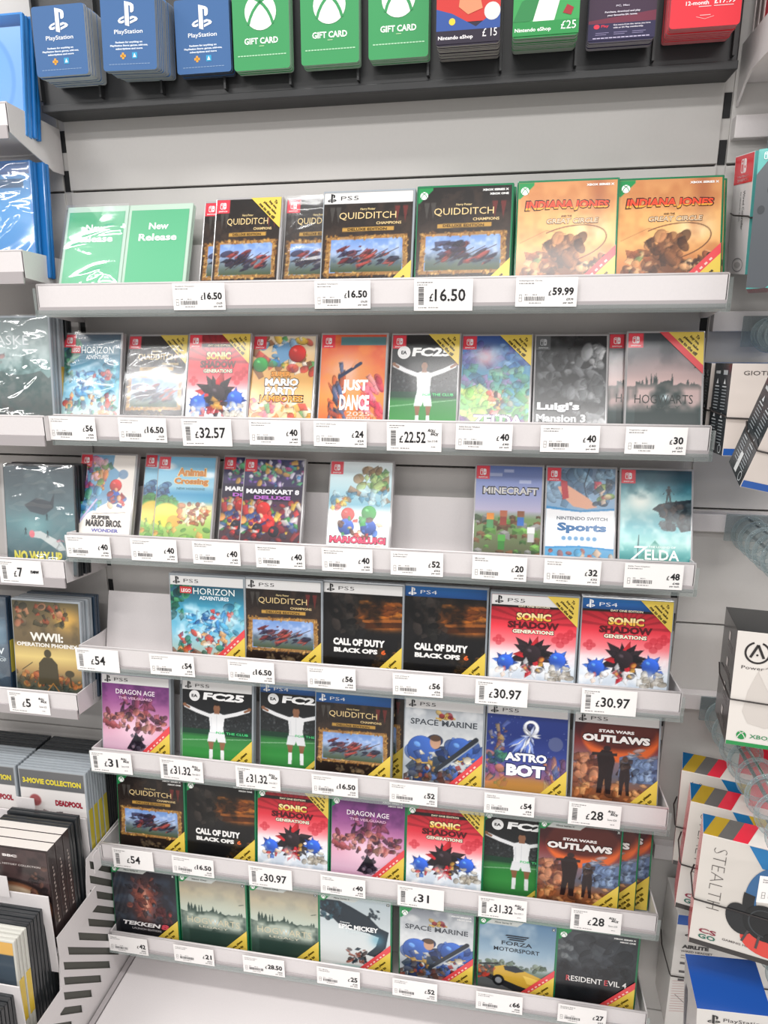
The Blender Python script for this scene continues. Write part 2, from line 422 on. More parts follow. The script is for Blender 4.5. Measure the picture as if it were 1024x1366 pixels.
# lettering entries: text, u, v, width share, height mm, colour, extra arguments
@art
def a_broom(p):
    p.grad([(0, 0x1b1716), (.35, 0x2a211d), (.45, 0x3a2b22), (.78, 0x241b18), (1, 0x15100f)])
    p.cloud(14, 0x4a3a30, .5, v=(0, .45))
    for u in (.1, .17, .83, .92): p.poly([(u-.03, .13), (u+.03, .13), (u, .28)], 0x6a2a28 if u > .5 else 0x45423f, .9)
    p.poly([(.05, .40), (.95, .38), (.97, .735), (.03, .745)], 0x9a7141); p.poly([(.1, .425), (.9, .41), (.91, .705), (.09, .715)], 0x7fa0d0)
    g = p.im.copy(); p.grad([(.40, 0x6288c4), (.52, 0x90a8d6), (.60, 0x6d7c86), (.72, 0x3c4a2c)])
    m = (p.U > .1) & (p.U < .9) & (p.V > .418) & (p.V < .71); p.im = np.where(m[..., None], p.im, g)
    p.cloud(10, 0xc9d6ee, .6, u=(.1, .9), v=(.42, .58)); p.cloud(8, 0x3a4c66, .6, u=(.1, .9), v=(.56, .66))
    p.clutter((.2, .55), (.48, .62), 26, [0x2a2338, 0xa5403c, 0x3b3450, 0x6b2c30, 0x1d1c2c], (2, 7), .9, 1.8, -.4)
    p.clutter((.45, .82), (.54, .66), 22, [0xb04a42, 0x3a2f44, 0x252438, 0x8d3a3a], (2, 6), .9, 2.2, -.4)
    for k in range(4): p.line([(.2+.13*k, .66-.02*k), (.5+.12*k, .53-.01*k)], .9, 0x3a2a20)
    p.clutter((.03, .97), (.385, .41), 40, [0xd7a860, 0x8a5c2f, 0xc08c48], (1.2, 3), .9); p.clutter((.03, .97), (.715, .745), 40, [0xd7a860, 0x8a5c2f, 0xb98948], (1.2, 3), .9)
    p.clutter((.04, .09), (.4, .74), 30, [0xd7a860, 0x8a5c2f], (1, 2.6), .9); p.clutter((.91, .96), (.4, .74), 30, [0xd7a860, 0x8a5c2f], (1, 2.6), .9)
    p.poly([(.22, .315), (.8, .31), (.8, .345), (.22, .35)], 0xb78d43); p.clutter((.3, .7), (.78, .86), 18, [0x75624a, 0x55483a], (2, 5), .8)
TITLE['broom'] = [('Harry Potter', .5, .155, .17, 4, 0xd9c28c), ('QUIDDITCH', .5, .215, .64, 11.5, 0xe0c58f, dict(bold=0)), ('CHAMPIONS', .74, .28, .28, 4, 0xe0c58f), ('DELUXE EDITION', .5, .331, .44, 3.6, 0x3a2a16)]
@art
def a_horizon(p):
    p.grad([(0, 0x223a4e), (.15, 0x2f6478), (.35, 0x3f97b8), (.6, 0x7cbcd6), (.85, 0xb8c9ba), (1, 0xd9b487)])
    p.clutter((0, .25), (.05, .45), 36, [0x1f5a4a, 0x2f7a58, 0x153e3c, 0x4b9a68], (3, 9), .85); p.clutter((.75, 1), (.3, .6), 20, [0x3f8f9c, 0x6fb9c4, 0x2b6a88], (3, 9), .8)
    p.cloud(18, 0xd9eef6, .7, v=(.3, .7)); p.ell(.5, .43, .32, .12, 0xdff2f7, .35, 8)
    p.clutter((.25, .75), (.38, .62), 60, [0x3c86c6, 0x9fd2ee, 0x255d9a, 0xd8edf6, 0x4aa6d6], (2.5, 8), .85, 1.5); p.clutter((.55, .85), (.36, .44), 12, [0xd04a4a, 0xe27b72], (2, 5), .8)
    p.clutter((.05, .95), (.6, .82), 70, [0xc9473c, 0xe9a05a, 0xf0d2a0, 0x7a3550, 0x3c5a78, 0xe8ddcf, 0x2d7a66], (2, 6.5), .9); p.clutter((0, 1), (.8, 1), 40, [0x7a4a38, 0xb9683c, 0x3a5a4a], (3, 8), .8)
TITLE['horizon'] = [('LEGO', .22, .155, .13, 6, 0xffffff), ('HORIZON', .60, .155, .56, 11, 0xf0f6f6, dict(bold=0)), ('ADVENTURES', .60, .225, .40, 6.5, 0xf4fbff)]
@art
def a_burst(p):
    p.grad([(0, 0x7c1420), (.12, 0xb01f2c), (.3, 0xe23a48), (.46, 0xf08088), (.56, 0xf3d9dd), (.7, 0xdfe7f0), (1, 0xb9c9d8)])
    for k in range(13):
        t = -1.5+k*.25; p.poly([(.5, .27), (.5+1.4*math.sin(t), .27-1.0*math.cos(t)), (.5+1.4*math.sin(t+.09), .27-1.0*math.cos(t+.09))], 0x5e0d18, .35)
    for u, v, r in ((.82, .42, .07), (.93, .36, .05), (.1, .45, .05)):
        for k in range(4): p.ell(u+r*.8*math.cos(k*1.57), v+r*.6*math.sin(k*1.57), r*.7, r*.6, 0xb51c2c, .5)
    p.cloud(16, 0xffffff, .8, v=(.56, 1))
    p.plume(.5, .57, 15, 24, 38, [0x17131a, 0x241c22, 0x17131a, 0xb3202a], w=.42); p.ball(.5, .57, 14, 0x2a2026); p.plume(.5, .70, 9, 12, 22, [0xd9dde2, 0x2c2228, 0xb3202a], (.2, 3.0), .5); p.clutter((.38, .62), (.62, .76), 12, [0xb3202a, 0xe3e5e8, 0x1c181c, 0xd8a040], (3, 6))
    p.plume(.19, .67, 9, 14, 21, [0x2a55b8, 0x3a6cd0, 0x1c3c8c], w=.45); p.ball(.19, .67, 13, 0x2f5cc4); p.clutter((.08, .3), (.70, .80), 9, [0xe6e9ee, 0xc04040, 0x2a55b8, 0xe8c8b0], (3, 5.5))
    p.plume(.80, .62, 9, 14, 21, [0x2a55b8, 0x3a6cd0, 0x1c3c8c], w=.45); p.ball(.80, .62, 13, 0x2f5cc4); p.clutter((.7, .92), (.67, .78), 9, [0xd8e2ee, 0x2a55b8, 0xb8b0a0], (3, 5.5))
    p.clutter((.66, .95), (.74, .82), 20, [0xd6d2c8, 0x9a9080, 0xb8b0a0], (2, 6), .85); p.cloud(14, 0xffffff, .6, v=(.68, 1))
    p.poly([(0, .085), (1, .085), (1, .122), (0, .122)], 0x1b1416)
TITLE['burst'] = [('DAY ONE EDITION', .5, .104, .36, 3.2, 0xf2e6c8), ('SONIC', .5, .205, .40, 12, 0xf9e2a0, dict(bold=.05, ol=0x3a1a14, c2=0xf0b84a)), ('SHADOW', .5, .287, .60, 11.5, 0x54101a, dict(bold=.06, ol=0xd8303c, olw=.06)), ('GENERATIONS', .5, .352, .48, 6, 0xf4ead2, dict(bold=.04, ol=0x1c0c10, olw=.14))]
@art
def a_party(p):
    p.grad([(0, 0xe3d8c2), (.4, 0xe9b36a), (.75, 0xe2c090), (1, 0xcf8f5a)])
    p.clutter((0, 1), (0, .35), 60, [0xc23b34, 0x3a86c8, 0xe9e2da, 0x4da05a, 0xf2c54a, 0x8fb8dc, 0x7a4a2e], (3, 10), .85); p.clutter((0, 1), (.6, 1), 60, [0xe6a33c, 0xf0d2a4, 0xc9682e, 0xd85a78, 0x5ab06a, 0xf6e6c8], (3, 10), .85)
    p.poly([(.36, .12), (.56, .06), (.66, .2), (.46, .27)], 0x6f9fc8); p.ell(.72, .17, .13, .12, 0xb92c2c, .8, 3); p.ell(.14, .28, .12, .1, 0x3c9a4c, .8, 3)
    p.ball(.72, .17, 14, 0xc23430); p.ball(.13, .28, 12, 0x3c9a4c); p.clutter((.02, .98), (.68, .95), 26, [0xe6a33c, 0xc9403c, 0xf0d2a4, 0x5ab06a], (5, 9))
TITLE['party'] = [('SUPER', .48, .372, .32, 8.5, 0xf3a64a, dict(bold=.05, ol=0x4a2418)), ('MARIO', .5, .45, .54, 12, 0xffffff, dict(bold=.05, ol=0x3a2a24)), ('PARTY', .5, .535, .52, 12, 0xffffff, dict(bold=.05, ol=0x3a2a24)), ('JAMBOREE', .5, .62, .70, 12, 0xf2a33a, dict(bold=.02, ol=0x3a1c12, olw=.15))]
@art
def a_dance(p):
    p.grad([(0, 0xc9482c), (.3, 0xe86a36), (.6, 0xf08a44), (1, 0xd9542e)]); p.glow(.4, .35, .35, .3, 0xf9d9c4, .8); p.cloud(22, 0xf29a4a, .5)
    p.poly([(.3, .02), (1, .02), (1, .10), (.3, .10)], 0x3f7d86, .9)
    p.clutter((.16, .42), (.33, .8), 36, [0x3d4a6a, 0x2c3550, 0x566a94, 0xd0623a], (3, 9), .9, 2.2, 1.3); p.line([(.3, .4), (.62, .27)], 5, 0x34405e); p.line([(.5, .3), (.56, .24)], 4, 0xe8a07a)
    p.clutter((.62, .95), (.38, .8), 40, [0xd9455c, 0xe8708a, 0xb93350, 0xf2a0a4], (3, 9), .85, 1.7, 1.1); p.clutter((.1, .9), (.75, 1), 30, [0xe4a044, 0xd0502c, 0x8a3a5a], (3, 8), .7)
TITLE['dance'] = [('JUST', .55, .49, .4, 22, 0xfdf3ee, dict(bold=.05)), ('DANCE', .55, .64, .46, 24, 0xfdf3ee, dict(bold=.05)), ('2025', .62, .745, .36, 7, 0xf7c9b8), ('EDITION', .62, .785, .36, 4, 0xf7c9b8)]
@art
def a_football(p):
    p.grad([(0, 0x0e1013), (.25, 0x16191d), (.5, 0x24292c), (.54, 0x1d2a24), (.58, 0x1a4a2c), (.62, 0x2e7a3a), (.8, 0x3f9048), (1, 0x2a6a34)])
    p.clutter((0, 1), (.34, .54), 240, [0x3a3f42, 0x2a2e31, 0x50565a, 0x1a1c1f, 0x6a6f72], (.8, 2.2), .6); p.poly([(0, .53), (1, .53), (1, .585), (0, .585)], 0x0f3a28)
    p.poly([(0, .665), (1, .60), (1, .607), (0, .675)], 0xcfe6cf, .5)
    sk = 0x8a5f46; wh = 0xe9eaec; sh = 0xc6cacf
    p.line([(.05, .285), (.22, .335), (.40, .375)], 6.5, wh); p.line([(.95, .285), (.78, .335), (.60, .375)], 6.5, wh)
    p.line([(.03, .275), (.1, .30)], 4, sk); p.line([(.97, .275), (.9, .30)], 4, sk)
    p.ell(.035, .268, .025, .02, sk); p.ell(.965, .268, .025, .02, sk)
    p.poly([(.385, .36), (.46, .34), (.54, .34), (.615, .36), (.595, .50), (.60, .56), (.40, .56), (.405, .50)], wh); p.poly([(.39, .56), (.61, .56), (.635, .665), (.52, .665), (.5, .62), (.48, .665), (.365, .665)], 0xdfe1e4)
    p.poly([(.375, .665), (.46, .665), (.44, .76), (.40, .76)], sk); p.poly([(.54, .665), (.625, .665), (.60, .76), (.56, .76)], sk); p.poly([(.395, .75), (.445, .75), (.44, .88), (.39, .88)], wh); p.poly([(.555, .75), (.605, .75), (.61, .88), (.56, .88)], wh)
    p.poly([(.465, .31), (.535, .31), (.54, .35), (.46, .35)], sk); p.ell(.5, .29, .048, .06, sk); p.ell(.5, .243, .046, .020, 0x1a1412); p.line([(.5, .36), (.5, .55)], 1, sh, .6); p.line([(.42, .40), (.43, .55)], 1.5, sh, .5)
TITLE['football'] = [('EA', .18, .165, .085, 5.5, 0x16191d, dict(bold=.04)), ('FC25', .60, .16, .58, 13.5, 0xf2f2f2, dict(bold=.05, shear=.15)), ('FOR THE CLUB', .72, .557, .46, 4.2, 0x46c878)]
@art
def a_echo(p):
    p.grad([(0, 0x2c4a8c), (.2, 0x4a78b4), (.4, 0x5aa0b8), (.6, 0x7fb86a), (.8, 0x4f8f58), (1, 0x5a3a78)])
    p.clutter((0, 1), (.02, .3), 50, [0x3a3f88, 0x6a5aa8, 0x8fb4dc, 0x2c5a98], (3, 10), .7); p.glow(.35, .2, .2, .16, 0xe6b6b8, .9); p.cloud(16, 0xa8d0e4, .5, v=(.1, .5))
    p.clutter((.05, .95), (.3, .5), 50, [0x5a9a88, 0x8fc0a0, 0x466a8c, 0x9a7ab0], (3, 9), .75); p.clutter((0, .4), (.5, .8), 40, [0xb9d070, 0xd8e08c, 0x6aa84c, 0x86b85a], (3, 9), .8)
    p.clutter((.4, .65), (.52, .74), 26, [0xe0a05a, 0xf0c8a0, 0xc85a4a, 0xe98f8f, 0x3a2a30], (2, 6), .9); p.clutter((.6, 1), (.45, .8), 40, [0x3f7a9a, 0x4a8f5a, 0x6aa8b8, 0x8f8a78], (3, 9), .8)
    p.clutter((0, 1), (.76, 1), 40, [0x6a3a86, 0x8a4a9a, 0x4a2a66], (3, 8), .7)
TITLE['echo'] = [('THE LEGEND OF', .55, .738, .4, 3, 0xf2ecf6), ('ZELDA', .55, .785, .72, 15, 0xf4eefa, dict(bold=.03, ol=0x4a2a66))]
@art
def a_mansion(p):
    p.grad([(0, 0x1c1d1f), (.4, 0x2a2b2d), (.8, 0x3a3b3c), (1, 0x232425)]); p.cloud(20, 0x55585a, .6, lo=.5, hi=.8)
    p.clutter((.02, .45), (.15, .55), 50, [0x3c3e40, 0x55585b, 0x232527, 0x6f7275], (3, 8), .8); p.clutter((.45, .95), (.12, .75), 70, [0x55585a, 0x77797c, 0x2a2b2c, 0x8f9193, 0x3a3b3d], (4, 12), .85)
    p.clutter((.78, .95), (.1, .28), 14, [0xb5b6b8, 0x8a8c8e], (3, 7), .85); p.clutter((.6, 1), (.8, .95), 12, [0xb5b6b8, 0x9a9c9e], (4, 9), .85)
TITLE['mansion'] = [("Luigi's", .34, .655, .60, 15, 0xc4c6c8, dict(bold=.05, ol=0x1c1d1e)), ('Mansion 3', .38, .755, .70, 12, 0xb0b2b4, dict(bold=.05, ol=0x1c1d1e))]
def a_misty(p, top, mid, dark, mist, low):
    p.grad([(0, top), (.2, mid), (.42, mist), (.5, mist), (.66, low), (1, dark)]); p.cloud(26, top, .5, v=(0, .3)); p.glow(.6, .33, .4, .2, mist, .5)
    p.ridge(.46, .06, dark, 8, .95, 9, (.12, .62)); p.ridge(.47, .04, dark, 6, .9, 4, (.55, .98)); p.ridge(.47, .03, dark, 5, .7, 6, (0, 1))
    p.cloud(22, mist, .9, lo=.3, hi=.6, v=(.46, .66)); p.cloud(20, dark, .6, v=(.62, 1)); p.poly([(.40, .84), (.47, .68), (.50, .655), (.53, .68), (.60, .84)], dark, .95)
    p.line([(.9, .30), (.97, .285)], 1.2, dark); p.glow(.52, .56, .05, .04, 0xdff2fa, .8)
@art
def a_school(p): a_misty(p, 0x2c3338, 0x6d6a6e, 0x20302f, 0xc7a9a6, 0x5a6f70)
@art
def a_schoolgreen(p): a_misty(p, 0x8f8a80, 0xc0b498, 0x2b3f38, 0xb9c2b4, 0x6f8f88)
TITLE['school'] = [('HOGWARTS', .5, .575, .78, 12.5, 0x1d2523, dict(bold=-.004)), ('LEGACY', .5, .645, .44, 4.5, 0x3a4442, dict(bold=0))]
TITLE['schoolgreen'] = [('HOGWARTS', .5, .565, .80, 13, 0xcfc6a8, dict(bold=-.004)), ('LEGACY', .5, .64, .44, 4.5, 0xd5d0ba, dict(bold=0))]
@art
def a_wonder(p):
    p.fill(0xe9e2da); p.poly([(0, 0), (.62, 0), (.6, .12), (.78, .2), (.6, .3), (.55, .5), (.2, .62), (0, .78)], 0x6f9fc0)
    p.clutter((0, .5), (.05, .35), 60, [0xb04a6a, 0x5a8f3c, 0x7a4a8a, 0xd98a3a, 0xe6b0c4, 0x3c6a4a], (3, 9), .85); p.clutter((0, .4), (.35, .6), 36, [0x3a86b8, 0x2c6a9a, 0x6ab0d0, 0x4a9a6a], (3, 8), .85)
    p.ball(.68, .32, 11, 0xc63a38); p.ball(.66, .44, 12, 0x2f50a4); p.clutter((.55, .86), (.34, .54), 14, [0xc63a38, 0x2a4a9a, 0xe6b48a, 0xa52a2c], (3, 6), .95); p.ell(.8, .2, .09, .08, 0x6f8fb0, .9); p.line([(.35, .47), (.05, .72)], 3, 0xd8b6dc, .8)
    p.line([(.3, .62), (.9, .595)], .8, 0x5a4a44)
TITLE['wonder'] = [('SUPER', .46, .655, .36, 6.5, 0x2a2426, dict(bold=.06)), ('MARIO BROS.', .52, .715, .66, 12, 0x2a2426, dict(bold=.05)), ('WONDER', .55, .79, .5, 6, 0x6a6cb0, dict(bold=.04))]
@art
def a_island(p):
    p.grad([(0, 0x6fb4da), (.3, 0x9fd0e4), (.38, 0x4f9fc8), (.45, 0x62b0d0), (.5, 0xe6d8a8), (.65, 0xa9c46a), (1, 0x6a9a4a)])
    p.ell(.16, .1, .14, .06, 0xe9f3f8, .9, 4); p.ell(.9, .18, .12, .05, 0xe9f3f8, .9, 4); p.clutter((0, .2), (.28, .42), 14, [0x2c4a78, 0x3c6a9a, 0x5a86a8], (3, 7), .85); p.clutter((.0, .35), (.44, .5), 22, [0x4f9a44, 0x3f8a3c], (4, 9), .8)
    p.ell(.2, .6, .25, .2, 0xf0cf4c, .95, 3); p.ell(.34, .66, .12, .1, 0xd9a24a, .9, 2)
    p.clutter((.4, .95), (.48, .68), 44, [0xb5623c, 0xe6d0a0, 0x8a4a38, 0xf2ead8, 0xd9845a], (2.5, 7), .85); p.clutter((0, 1), (.68, 1), 50, [0x5f9a44, 0x8fbc5a, 0x3f7a3a, 0xe8a05a], (3, 8), .7)
TITLE['island'] = [('Animal', .60, .155, .50, 13, 0xc8803a, dict(bold=.05, ol=0xf2dca8)), ('Crossing', .60, .255, .60, 13, 0xc8803a, dict(bold=.05, ol=0xf2dca8)), ('NEW HORIZONS', .6, .325, .5, 4, 0x5a8a9a)]
@art
def a_race(p):
    p.grad([(0, 0x2c2f5a), (.25, 0x3a2f58), (.5, 0x5a3a48), (1, 0x3a2a30)]); p.clutter((.1, 1), (.02, .28), 90, [0x3c86b8, 0xc84a8a, 0xe9b04a, 0x5ab07a, 0x8a5ac0, 0x2a2a4a, 0xe8e2ea], (2, 6), .85)
    p.poly([(0, .27), (1, .27), (1, .42), (0, .42)], 0x241c34, .75); p.clutter((0, 1), (.42, .75), 100, [0xc83a3a, 0x8a2a34, 0xe6a05a, 0x3c5a9a, 0xd9d2ce, 0x3a8a4a, 0x5a2a6a, 0xe8c04a], (2.5, 7.5), .9); p.ball(.36, .50, 12, 0xc8322f); p.ball(.42, .64, 15, 0xb92c2e); p.ball(.28, .70, 9, 0x2a2a34); p.ball(.56, .72, 9, 0x2a2a34); p.clutter((.24, .56), (.48, .74), 10, [0xd9403c, 0x2a3a7a, 0xe8c0a0, 0xf2efe9], (3, 6), .95)
    p.clutter((0, 1), (.75, 1), 50, [0x5a2a30, 0xa83a3a, 0x3a3a4a], (3, 8), .8)
TITLE['race'] = [('MARIOKART 8', .5, .325, .90, 8, 0xf2f0f6, dict(bold=.05, ol=0x1c1828)), ('DELUXE', .5, .385, .62, 6, 0xc06ad0, dict(bold=.05, ol=0x1c1828))]
@art
def a_ship(p):
    p.grad([(0, 0xe6eef0), (.25, 0xbfe0e8), (.42, 0x8ac4d8), (.5, 0xe9eef0), (1, 0xf1ece8)]); p.clutter((.45, .95), (.08, .26), 34, [0x5a9a4a, 0x3f7a48, 0x8a6a44, 0xa8c07a], (3, 9), .9); p.clutter((.05, .95), (.28, .42), 30, [0x4a8ab0, 0x9a6a48, 0xc8e4ec, 0x6fb0c8], (3, 9), .75)
    p.clutter((.05, .28), (.36, .46), 12, [0xe0a03c, 0xd96a5a, 0xf0d060], (2, 5), .9); p.ball(.32, .52, 11, 0xc8403c); p.ball(.30, .64, 13, 0x2f55a8); p.ball(.66, .50, 12, 0x3f9a4a); p.ball(.66, .64, 13, 0x2f4f9a); p.clutter((.16, .86), (.54, .78), 24, [0xc8403c, 0xe8b890, 0x6a4030, 0x3f9a4a, 0x3c6ac0], (2.5, 6), .95)
TITLE['ship'] = [('MARIO&LUIGI', .5, .765, .90, 10.5, 0xe04a6c, dict(bold=.05, ol=0x3a1c2c)), ('BROTHERSHIP', .55, .84, .7, 7, 0xe08a3a, dict(bold=.05))]
@art
def a_blocks(p):
    p.grad([(0, 0x5a6fa8), (.25, 0x8f98c4), (.42, 0xb9b2cc), (.5, 0x6f8a5a), (1, 0x4a4034)])
    for u, v, w in ((.3, .07, .2), (.75, .13, .18), (.5, .03, .15)): p.poly([(u-w/2, v), (u+w/2, v), (u+w/2, v+.03), (u-w/2, v+.03)], 0xc9cee4, .6)
    rg = p.rg
    for k in range(90):
        u = rg.uniform(0, 1); v = rg.uniform(.44, .95); s = rg.uniform(.03, .09); c = [0x4f7a3a, 0x6a9a4a, 0x3a5a30, 0x6a4a34, 0x54402e, 0x7a7a78, 0x3c4a36][rg.randint(7)]
        p.poly([(u, v), (u+s, v+s*.25), (u+s, v+s*.9), (u, v+s*.65)], c, .9); p.poly([(u, v), (u-s, v+s*.25), (u-s, v+s*.9), (u, v+s*.65)], hx(c)*.8, .9); p.poly([(u, v), (u+s, v+s*.25), (u, v+s*.5), (u-s, v+s*.25)], hx(c)*1.2, .9)
    for u, v, c, d in ((.24, .50, 0xd98a3c, 0x4f8a5a), (.44, .47, 0xb0664a, 0x8a4038), (.70, .47, 0x8a5a40, 0x3c6ab0), (.86, .62, 0xd8d8d6, 0xb8b8b8), (.42, .70, 0x4f9a44, 0x3a7a38)):
        p.poly([(u-.055, v-.05), (u+.055, v-.05), (u+.055, v+.01), (u-.055, v+.01)], c); p.poly([(u-.05, v+.01), (u+.05, v+.01), (u+.05, v+.09), (u-.05, v+.09)], d)
TITLE['blocks'] = [('MINECRAFT', .53, .235, .82, 10, 0xcac8c6, dict(bold=.03, ol=0x1c1a1a, olw=.17))]
@art
def a_sports(p):
    p.grad([(0, 0x6a7f98), (.3, 0x8aa8c4), (1, 0x4a9ac8)]); p.clutter((0, 1), (.03, .3), 50, [0x4a6a86, 0x7f9ab0, 0x9ac0d8, 0x36506a], (4, 11), .7); p.line([(.62, 0), (.55, .16), (.6, .3)], 1.5, 0x2c3a4a)
    p.poly([(.16, .18), (.3, .16), (.62, .28), (.75, .36), (.6, .38), (.4, .36), (.24, .27)], 0xdca58a); p.poly([(.2, .11), (.3, .13), (.33, .28), (.24, .30)], 0xb03a42); p.clutter((.7, .95), (.12, .33), 20, [0xc84a5a, 0x7a9a4a, 0xe8c8b0, 0x3a4a5a], (2.5, 7), .85)
    p.poly([(0, .385), (.5, .41), (1, .385), (1, .74), (.5, .72), (0, .74)], 0xeeeef0); p.poly([(0, .36), (.5, .395), (1, .365), (1, .385), (.5, .41), (0, .385)], 0x3a8ac0); p.poly([(0, .74), (.5, .72), (1, .74), (1, .755), (.5, .735), (0, .755)], 0x3a8ac0)
    for k in range(6): p.ell(.27+k*.09, .655, .034, .034, 0x6f9ac0)
    p.clutter((.0, 1), (.77, 1), 40, [0xc8643c, 0x4a9ac8, 0xe0b08a, 0x2f6a94, 0xb04a3a], (3, 8), .8)
TITLE['sports'] = [('NINTENDO SWITCH', .53, .47, .74, 5.2, 0x5f6670), ('Sports', .53, .56, .72, 16, 0x3a6a9a, dict(bold=.05))]
@art
def a_cliff(p):
    p.grad([(0, 0x10384a), (.15, 0x2a6a7a), (.32, 0x8fc4c8), (.5, 0x5aa4ae), (.66, 0xa0d2ce), (.8, 0x2f8a8a), (1, 0x2a6a6a)]); p.glow(.28, .28, .22, .2, 0xf2f4ea, .95); p.cloud(20, 0xdaf0ea, .75, v=(.3, .7)); p.cloud(14, 0x17505e, .6, v=(0, .25), lo=.4)
    p.poly([(.45, .36), (.55, .31), (.7, .29), (1, .26), (1, .54), (.86, .56), (.78, .46), (.66, .47), (.6, .40)], 0x1c2a30); p.clutter((.58, 1), (.3, .52), 50, [0x34424a, 0x16222a, 0x4a5a5e, 0x5a4a44], (2.5, 7), .8); p.figure(.68, .30, .16, 0x142026, .95, .3)
    p.poly([(.2, .86), (.5, .64), (.8, .86)], 0x2c7a6a, .7); p.cloud(16, 0xcdeae4, .8, v=(.6, .8)); p.line([(.27, .6), (.25, .85)], 1.2, 0x1c3036)
TITLE['cliff'] = [('THE LEGEND OF', .6, .70, .38, 3, 0xe9f2ee), ('Z', .27, .765, .2, 22, 0xf2f6f2, dict(bold=.0, shear=.3)), ('ELDA', .60, .772, .48, 15, 0xf2f6f2, dict(bold=.02)), ('TEARS OF THE KINGDOM', .6, .84, .5, 3, 0xe9f2ee)]
@art
def a_ops(p):
    p.grad([(0, 0x0f1012), (.3, 0x1a191a), (1, 0x111113)]); p.glow(.72, .27, .35, .13, 0xb05a1c, .8); p.glow(.8, .42, .22, .05, 0xe07a2a, .8); p.clutter((.5, 1), (.18, .36), 30, [0xd9822e, 0x6a3414, 0x2a1a12, 0xb5601e], (2, 8), .7, 2.5, 0)
    p.poly([(.34, .40), (1, .36), (1, .42), (.34, .46)], 0x3a1c0c, .8); p.poly([(.5, .36), (1, .335), (1, .365), (.5, .39)], 0xc8702a, .55); p.clutter((.14, .5), (.13, .5), 40, [0x1c1c1e, 0x2a2826, 0x0c0c0d, 0x3c3430], (4, 12), .75)
    p.clutter((.55, 1), (.62, .9), 34, [0x4a3a2c, 0x7a5030, 0x2a2420, 0x96602c], (3, 9), .75); p.cloud(18, 0x08090a, .7)
TITLE['ops'] = [('CALL OF DUTY', .46, .595, .66, 12, 0xe6e4e2, dict(bold=.06)), ('BLACK OPS', .42, .68, .56, 8, 0xe6e4e2, dict(bold=.06)), ('6', .775, .68, .06, 8, 0xd8602a, dict(bold=.05))]
@art
def a_veil(p):
    p.grad([(0, 0x5a2a66), (.25, 0x96508f), (.45, 0xc07aa8), (.62, 0xd9a0b8), (.8, 0xd8b4c8), (1, 0xb88aa8)]); p.glow(.5, .6, .3, .2, 0xf0d2e0, .8); p.cloud(18, 0x40204e, .5, v=(0, .3))
    p.clutter((.3, .75), (.26, .42), 34, [0x54243c, 0x7a3450, 0x3a1c34, 0x8f4460], (2.5, 8), .85, 1.7); p.clutter((.05, .95), (.40, .62), 90, [0x6a2a3a, 0x9a4a4e, 0x3c2230, 0xb06a60, 0x52303c, 0x7c5a4c, 0xc48a86], (2.5, 7.5), .88)
    p.poly([(.5, .64), (.56, .70), (.64, .80), (.52, .86), (.36, .84), (.45, .72)], 0x1c1a26); p.clutter((.42, .6), (.66, .84), 14, [0x2a2836, 0x15131e, 0x4a4654], (2, 6), .85); p.clutter((.3, .95), (.78, 1), 18, [0xb06a8a, 0xe0c0d0], (3, 8), .6)
TITLE['veil'] = [('DRAGON AGE', .5, .185, .58, 9, 0xf2e6ee, dict(bold=.01)), ('THE VEILGUARD', .5, .255, .5, 4.6, 0xe2b4d0)]
@art
def a_armour(p):
    p.grad([(0, 0x7a8088), (.2, 0xb6bcc2), (.45, 0xd2d5d6), (.7, 0x9aa2aa), (1, 0x6a6e74)]); p.cloud(22, 0xe6e8e8, .6)
    p.clutter((.1, .95), (.42, .80), 30, [0x2a4480, 0x1c2c54, 0x33404e, 0x3c5ca4], (8, 17), .9); p.ball(.22, .53, 24, 0x3a5ea8); p.ball(.72, .50, 21, 0x3a5ea8); p.line([(.08, .62), (.2, .67), (.36, .66)], 2.2, 0xc8a048); p.line([(.58, .58), (.72, .62), (.9, .58)], 2.2, 0xc8a048); p.clutter((.16, .9), (.55, .82), 40, [0x2a4480, 0xb08a44, 0x1c2430, 0x8a2a2a, 0x5a78b4, 0xd2c8b0], (2.5, 7), .92)
    p.ell(.4, .44, .07, .09, 0xc49a80); p.ell(.4, .4, .07, .04, 0x5a4436); p.line([(.42, .74), (.92, .38)], 8, 0x2a3038); p.line([(.46, .74), (.95, .40)], 2, 0x9aa4ae); p.clutter((.42, .62), (.13, .2), 16, [0xc8a048, 0x8a2a30], (2, 5), .9)
    p.clutter((0, 1), (.7, .95), 60, [0x4a3a36, 0x7a5a40, 0x33404e, 0x9a4a38, 0x5a5e66], (3, 8), .85)
TITLE['armour'] = [('SPACE MARINE', .5, .235, .86, 10.5, 0x4a5057, dict(bold=.025, ol=0xd6dade, olw=.08))]
